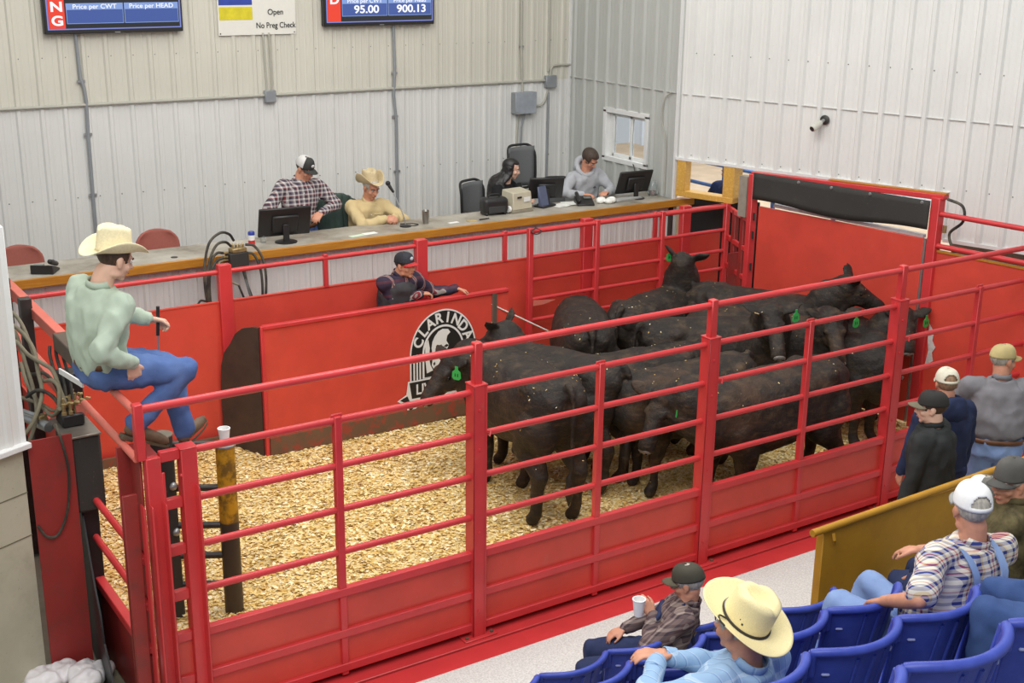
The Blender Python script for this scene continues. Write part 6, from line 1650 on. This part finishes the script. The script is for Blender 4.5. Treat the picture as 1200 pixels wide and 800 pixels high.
# ---------------------------------------------------------------- seated audience
def sitter(x, y, zseat, facing, lab, shirt, trousers, back=.10, slouch=0., s=1.0, skin=SKINR, ft=(.0, .0), **kw):
    """x,y: pelvis; forward is +y in local"""
    rl = (x, y, zseat - .45)
    z = .45 + .10
    P = dict(s=s, pelvis=kw.pop('pelvis', (0, 0, z)), chest=kw.pop('chest', (0, -back, z + .46 * s - slouch)), head=kw.pop('head', (0, -back + .04, z + .70 * s - slouch)), face=kw.pop('face', (0, 1, -.15)),
             handL=kw.pop('handL', (-.16, .34, z + .06)), handR=kw.pop('handR', (.16, .34, z + .06)), elbowL=kw.pop('elbowL', (-.8, -.5, -.2)), elbowR=kw.pop('elbowR', (.8, -.5, -.2)),
             footL=kw.pop('footL', (-.14, .50, .10)), footR=kw.pop('footR', (.14, .50, .10)), kneeL=(0, .6, 1), kneeR=(0, .6, 1), shirt=shirt, trousers=trousers, skin=skin, **kw)
    return person(lab, rl, facing, P)
# 15 cowboy in pale blue shirt
BLU = plaid('pale_blue_check', None, [(0, (150, 180, 210)), (.8, (96, 130, 180)), (.9, (184, 204, 222))], [(0, (150, 180, 212)), (.84, (190, 208, 226))], 22, 16, .2)
p_, q, F, hc, I = sitter(.08, -3.36, 1.30, .12, 'man in big straw cowboy hat and pale blue shirt seated among blue seats', BLU, _mc['light_denim'], s=.97, head=(-.0, -.13, 1.13), face=(-.1, 1, -.05), hup=(0, 0, 1),
    chest=(0, -.17, .90), handL=(-.17, .14, .86), handR=(-.08, .18, .84), elbowL=(-.9, -.1, -.3), hdirL=(.6, .6, 0), palmL=(.3, 0, -1), hunch=.03, voxel=.0075, puff=.012, sw=1.05, fat=1.15)
p_['label'] = 'man in big straw cowboy hat and pale blue checked shirt seated low centre'
hair(p_, hc, F, HGREY, zlow=-.09)
h_, hq = cowboy_hat(p_, hc, F, hatmat('straw_hat', (240, 225, 172)), 1.02, plain('hat_cord_black', (40, 34, 28), .6), .172, .026, height=.135, dip=-.015, tilt=.50)
for k in range(3): MB().ball(hq(-.078 + .002 * k, -.03 + .016 * k, .085 + (k % 2) * .012), (.005, .005, .005), 8, 6).build('eyelet', BLACK, h_, world=False)
MB().curve([hq(-.088, .03, .06), hq(-.12, .05, .075), hq(-.15, .03, .085), hq(-.16, .0, .09)], .004, 6).build('hat_cord', BLACK, h_, world=False)
# 16 reclining man with dark cap and foam cup
PLB = plaid('brown_plaid', None, [(0, (120, 100, 96)), (.3, (70, 60, 64)), (.5, (160, 144, 136)), (.7, (96, 70, 70)), (.85, (60, 56, 66))], [(0, (122, 104, 100)), (.35, (74, 62, 66)), (.6, (156, 140, 132)), (.8, (92, 76, 76))], 13, 13, .6)
p_, q, F, hc, I = sitter(1.58, -1.26, .05, .75, 'man in dark olive cap and brown plaid shirt slouching with a foam cup', PLB, _mc['dark_denim'], s=.97, chest=(.02, -.17, .93), head=(.02, -.18, 1.16), face=(.1, 1, -.25), handL=(-.05, .02, .90), handR=(.16, .22, .66), elbowL=(-.9, -.1, -.5), hdirL=(.1, .5, .6), footL=(-.12, .27, .10), footR=(.14, .32, .10), glasses=True, voxel=.0075, palmL=(.5, .6, 0))
p_['label'] = 'slouching man in dark olive cap and brown plaid shirt behind the foam cup'
hair(p_, hc, F, HGREY, zlow=-.09)
cap(p_, hc, F, plain('cap_olive', (70, 66, 54), .85), plain('cap_olive_bill', (92, 86, 68), .85))
for sx in (-1, 1):   # overall straps
    MB().tube([I['ch'] + I['lat'] * sx * .08 + I['fw'] * .14 - I['up'] * .12, I['nb'] + I['lat'] * sx * .085 + I['fw'] * .03 + I['up'] * .0, I['ch'] + I['lat'] * sx * .06 - I['fw'] * .15 - I['up'] * .15], .014, 8).build('overall_strap', _mc['dark_denim'], p_, world=False)
MB().box(I['spine'](.55) + I['fw'] * .13, (.24, .03, .26), M=np.column_stack([I['lat'], I['fw'], I['up']])).build('overall_bib', _mc['dark_denim'], p_, world=False, bevel=.012)
wl_ = I['arms']['L'][2]; ca, sa = cos(.75), sin(.75); cx, cy, cz = wl_ + nrm(V(-.3, .5, .5)) * .085 + V(.0, .03, .0)
foam_cup((1.58 + cx * ca - cy * sa, -1.26 + cx * sa + cy * ca, .05 - .45 + cz - .05), 'white foam cup in the hand of the slouching man', 1.0)
# 11 overalls man, white cap
PLW = plaid('blue_white_red_plaid', None, [(0, (226, 220, 206)), (.22, (52, 64, 128)), (.36, (224, 216, 200)), (.5, (176, 52, 58)), (.58, (226, 218, 202)), (.74, (52, 64, 128)), (.92, (214, 184, 120))], [(0, (228, 222, 208)), (.25, (54, 66, 130)), (.42, (226, 218, 202)), (.55, (178, 60, 62)), (.62, (224, 216, 200)), (.82, (54, 66, 130))], 11, 11, .6)
p_, q, F, hc, I = sitter(1.62, -3.30, 1.33, .18, 'man in white mesh cap, plaid shirt and light blue overalls seated at right', PLW, _mc['light_denim'], pelvis=(0, .03, .38), chest=(0, -.10, .93), lat=(.93, -.36, 0), head=(.0, -.08, 1.19), face=(.62, .8, -.05), handL=(-.38, .10, .74), handR=(.3, .3, .7), elbowL=(-.8, -.6, 0), sleeve=.85, fat=1.3, sw=1.2, voxel=.008, puff=.012, footL=(-.26, .52, .1), footR=(.14, .56, .1))
hair(p_, hc, F, HGREY, zlow=-.09, grow=.005)
cap(p_, hc, F, plain('mesh_cap_white', (240, 240, 238), .8, 0, .02, 200, .3, 400), plain('cap_bill_grey', (150, 150, 146), .8), opening=True, tall=.01)
LD = _mc['light_denim']
for sx in (-1, 1):
    pts = [I['ch'] + I['lat'] * sx * .10 + I['fw'] * .15 - I['up'] * .05, I['nb'] + I['lat'] * sx * .095 + I['fw'] * .02 - I['up'] * .005, I['ch'] + I['lat'] * sx * .085 - I['fw'] * .150 + I['up'] * .0, I['spine'](.7) - I['fw'] * .175 + I['lat'] * sx * .05, I['spine'](.45) - I['fw'] * .185 + I['lat'] * sx * .02]
    sp_ = spline(pts, 6)
    MB().ring_strip([[p + I['lat'] * a * .019 + nrm(p - I['spine'](.7)) * b * .004 for a, b in ((-1, -1), (1, -1), (1, 1), (-1, 1))] for p in sp_]).build('overall_strap', LD, p_, world=False)
# 12 dark cap at right edge
p_, q, F, hc, I = sitter(2.66, -2.92, 1.02, .55, 'man in dark grey cap and camouflage jacket cut off by right edge', cloth('camo_cloth', (86, 78, 54), .6, 14), _mc['dark_denim'], back=.0, head=(.0, .04, 1.22), face=(-.9, .6, -.05), sw=1.1, voxel=.009, puff=.02, shirtname='jacket')
hair(p_, hc, F, HGREY, zlow=-.07)
cap(p_, hc, F, plain('cap_dark_grey', (88, 86, 82), .85), plain('cap_dark_bill', (80, 78, 74), .85), tall=.02)
# 13 another cap half hidden
p_, q, F, hc, I = sitter(3.10, -2.46, .66, .3, 'person in grey cap with white front almost hidden behind white mesh cap', cloth('olive_jacket', (92, 88, 76), .2), _mc['dark_denim'], back=.0, head=(.0, .04, 1.22), face=(-.5, 1, -.1), voxel=.010)
hair(p_, hc, F, HGREY, zlow=-.07)
cap(p_, hc, F, plain('cap_mid_grey', (112, 110, 104), .85), plain('cap_mid_bill', (120, 118, 110), .85), front=plain('cap_front_white', (232, 230, 226), .8))
# 14 knees of someone at the right edge
p_, q, F, hc, I = sitter(1.28, -4.32, 1.88, .45, 'person in blue jeans at the right edge, knees raised over the seats', cloth('blue_work_shirt', (90, 104, 140)), denim('vivid_denim', (54, 76, 124), (78, 102, 150)), back=.10, voxel=.010, pelvis=(0, 0, .47), handL=(-.12, .02, .86), handR=(.12, .02, .86), footL=(-.14, .42, .12), footR=(.12, .46, .12))
hair(p_, hc, F, HBRN)
# ================================================================= STANDS AND SEATS
ROWS = [(-1.38, .445), (-2.22, .975), (-3.14, 1.595), (-3.78, 1.955), (-4.56, 2.45)]
STEP = dirty('painted_step', (120, 118, 112), (80, 76, 68), .85, 4)
y0 = -1.02
prev = -.135
for k, (y, z) in enumerate(ROWS):
    fl = z - .83
    ya = y + .42; yb = ROWS[k + 1][0] + .42 if k < 4 else y - .6
    lo = -.9 if k == 0 else -.24
    struct(MB().b2((-1.6 if k else -1.3, yb, lo), (2.30 if k == 0 else 3.2, ya, fl)).build('floor_step_%d' % (k + 1), STEP))
SB = None
t = NT('blue_seat_plastic'); n = t.noise(7, 4, .6); n2 = t.noise(160, 2)
t.bump(n2, .12, .002)
SB = t.set(t.ramp(n, [(.3, srgb(50, 66, 158)), (.7, srgb(68, 86, 180))]), .42, 0, .4)
SBD = plain('seat_slot_pale', (150, 158, 206), .6)
def make_seat():
    r = thing('stadium_seat', '', 'seat', (0, 0, 0))
    w = .234
    # back: curved shell rising to a rolled lip; origin at top edge centre line, z = 0 top
    def yb(u): return -.105 * (1 - abs(u) ** 2.2) 
    def top(u): return -.012 * abs(u) ** 4
    def back(u, v):
        z = top(u) - .44 * v
        taper = 1 - .10 * v
        y = yb(u) * (1 - .25 * v) + .07 * v
        rib = .006 * (1 if abs((abs(u) - .33)) < .035 else 0)
        return V(u * w * taper, y + rib, z)
    us = np.linspace(-1, 1, 61); vs = np.linspace(0, 1, 14)
    b = MB().grid(back, us, vs).build('backrest', SB, r, world=False, smooth=True, solid=.012)
    pts = [V(u * w, yb(u) - .008, top(u) - .006) for u in np.linspace(-1, 1, 33)]
    pts = [pts[0] + V(0, .012, -.10), pts[0] + V(-.002, .008, -.03)] + pts + [pts[-1] + V(.002, .008, -.03), pts[-1] + V(0, .012, -.10)]
    MB().tube(pts, .019, 12).build('rolled_lip', SB, r, world=False)
    for sx in (-1, 1):
        c = back(sx * .80, .26) + V(0, -.008, 0)
        MB().box(c, (.034, .012, .012), sx * .55).build('slot', SBD, r, world=False, bevel=.004)
        side = [back(sx, v) + V(0, .005, 0) for v in np.linspace(0.02, 1, 10)]
        MB().tube(side, .012, 8).build('side_rim', SB, r, world=False)
    for x in (-.33, .0, .33):
        MB().tube([back(x, v) + V(0, -.007, 0) for v in np.linspace(.12, .98, 8)], .009, 8).build('back_rib', SB, r, world=False)
    # pan
    MB().grid(lambda u, v: V(u * w * .92, -.02 + v * .34, -.45 - .03 * (1 - u * u) * sin(pi * min(1, v * 1.1)) - .02 * v ** 6), np.linspace(-1, 1, 17), np.linspace(0, 1, 12)).build('seat_pan', SB, r, world=False, smooth=True, solid=.014)
    MB().beam((0, .06, -.44), (0, .10, -.83), .05, .05, up=(1, 0, 0)).build('bracket', DSTEEL, r, world=False)
    return r
proto = make_seat(); first = True
seats = [
 (0, .35, 'blue seat just left of the slouching man, front row, cut by the lower edge'),
 (0, .85, 'front-row blue seat before the knees of the slouching man'),
 (0, 1.35, 'front-row blue seat behind the back of the slouching man'),
 (0, 1.85, 'front-row blue seat hidden partly by the straw cowboy hat'),
 (1, .35, 'leftmost blue seat of second row at the lower edge'),
 (1, .85, 'second-row blue seat directly behind the slouching man'),
 (1, 1.35, 'second-row blue seat mostly hidden behind the straw hat'),
 (1, 1.85, 'second-row blue seat just right of the straw hat, by the ochre panel corner'),
 (2, -.26, 'third-row blue seat at the lower edge left of pale blue elbow'),
 (2, .24, 'third-row blue seat in front of the straw-hatted man'),
 (2, .74, 'third-row blue seat right of the straw hat, below the second-row seat'),
 (2, 1.24, 'third-row blue seat beyond the knee of the man in overalls'),
 (3, -.07, 'blue seat holding the man in the straw cowboy hat'),
 (3, .44, 'empty blue seat between the straw-hatted man and the man in overalls'),
 (3, .93, 'blue seat under the left elbow of the man in overalls'),
 (3, 1.43, 'blue seat of the man in overalls, behind the raised jeans knee'),
 (4, -.52, 'nearest-row blue seat cut by the lower edge at its left end'),
 (4, -.02, 'nearest-row blue seat showing its whole curved back bottom right'),
 (4, .48, 'nearest-row blue seat cut off by the right edge of the photo'),
 (4, 1.26, 'nearest-row blue seat carrying the person in blue jeans at the right edge')]
for k, x, lab in seats:
    o = proto if first else copy_tree(proto)
    first = False
    y, z = ROWS[k]
    o.location = (x, y, z); o['label'] = lab; o['category'] = 'seat'; o['group'] = 'blue moulded seats of the stands'

# ochre plywood panel with pipe rail between walkway and stands
OC = dirty('ochre_panel_paint', (190, 138, 36), (150, 104, 36), .45, 3, .5, .8, .6)
r = thing('ochre_panel', 'ochre painted plywood panel under a pipe rail behind the seats', 'panel', (3.2, -1.78, FL))
p0 = V(2.33, -1.80, 1.075); p1 = V(4.6, -1.80, 1.12)
MB().tube([p0, p1], .024, 14).build('top_rail', OC, r)
MB().b2((2.44, -1.795, FL), (4.6, -1.78, 1.06)).build('sheet', OC, r, bevel=.003)
MB().b2((2.46, -1.775, FL), (2.52, -1.72, 1.02)).b2((3.5, -1.775, FL), (3.56, -1.72, 1.02)).build('post', OC, r)
MB().tube([(2.50, -1.815, 1.04), (2.50, -1.83, 1.0), (2.52, -1.815, .97)], .012, 8).build('hook', OC, r)
# plastic bags on the floor, far lower left
for (x, y, sx, lab) in ((-1.66, .90, .11, 'white plastic bag with a red and blue print at the foot of the guard plate'), (-1.43, .76, .09, 'white plastic bag lying right of the printed one near the corner stand')):
    mb = MB(); rgb_ = random.Random(int(x * 100))
    for k in range(6): mb.ball((x + rgb_.uniform(-sx, sx) * .8, y + rgb_.uniform(-.08, .08), FL + .05 + rgb_.uniform(0, .04)), (.10, .08, .06), 12, 8)
    o = mb.build('plastic_bag', plain('bag_white', (224, 220, 222), .35, 0, .04), voxel=.009, iters=8, disp=wrinkle(.016, 9))
    tag(o, lab, 'bag')
    if 'print' in lab and 'red' in lab:
        MB().ball((x + .10, y - .08, FL + .09), (.03, .02, .018), 10, 8).build('bag_print', plain('print_red', (200, 50, 50), .5), o)
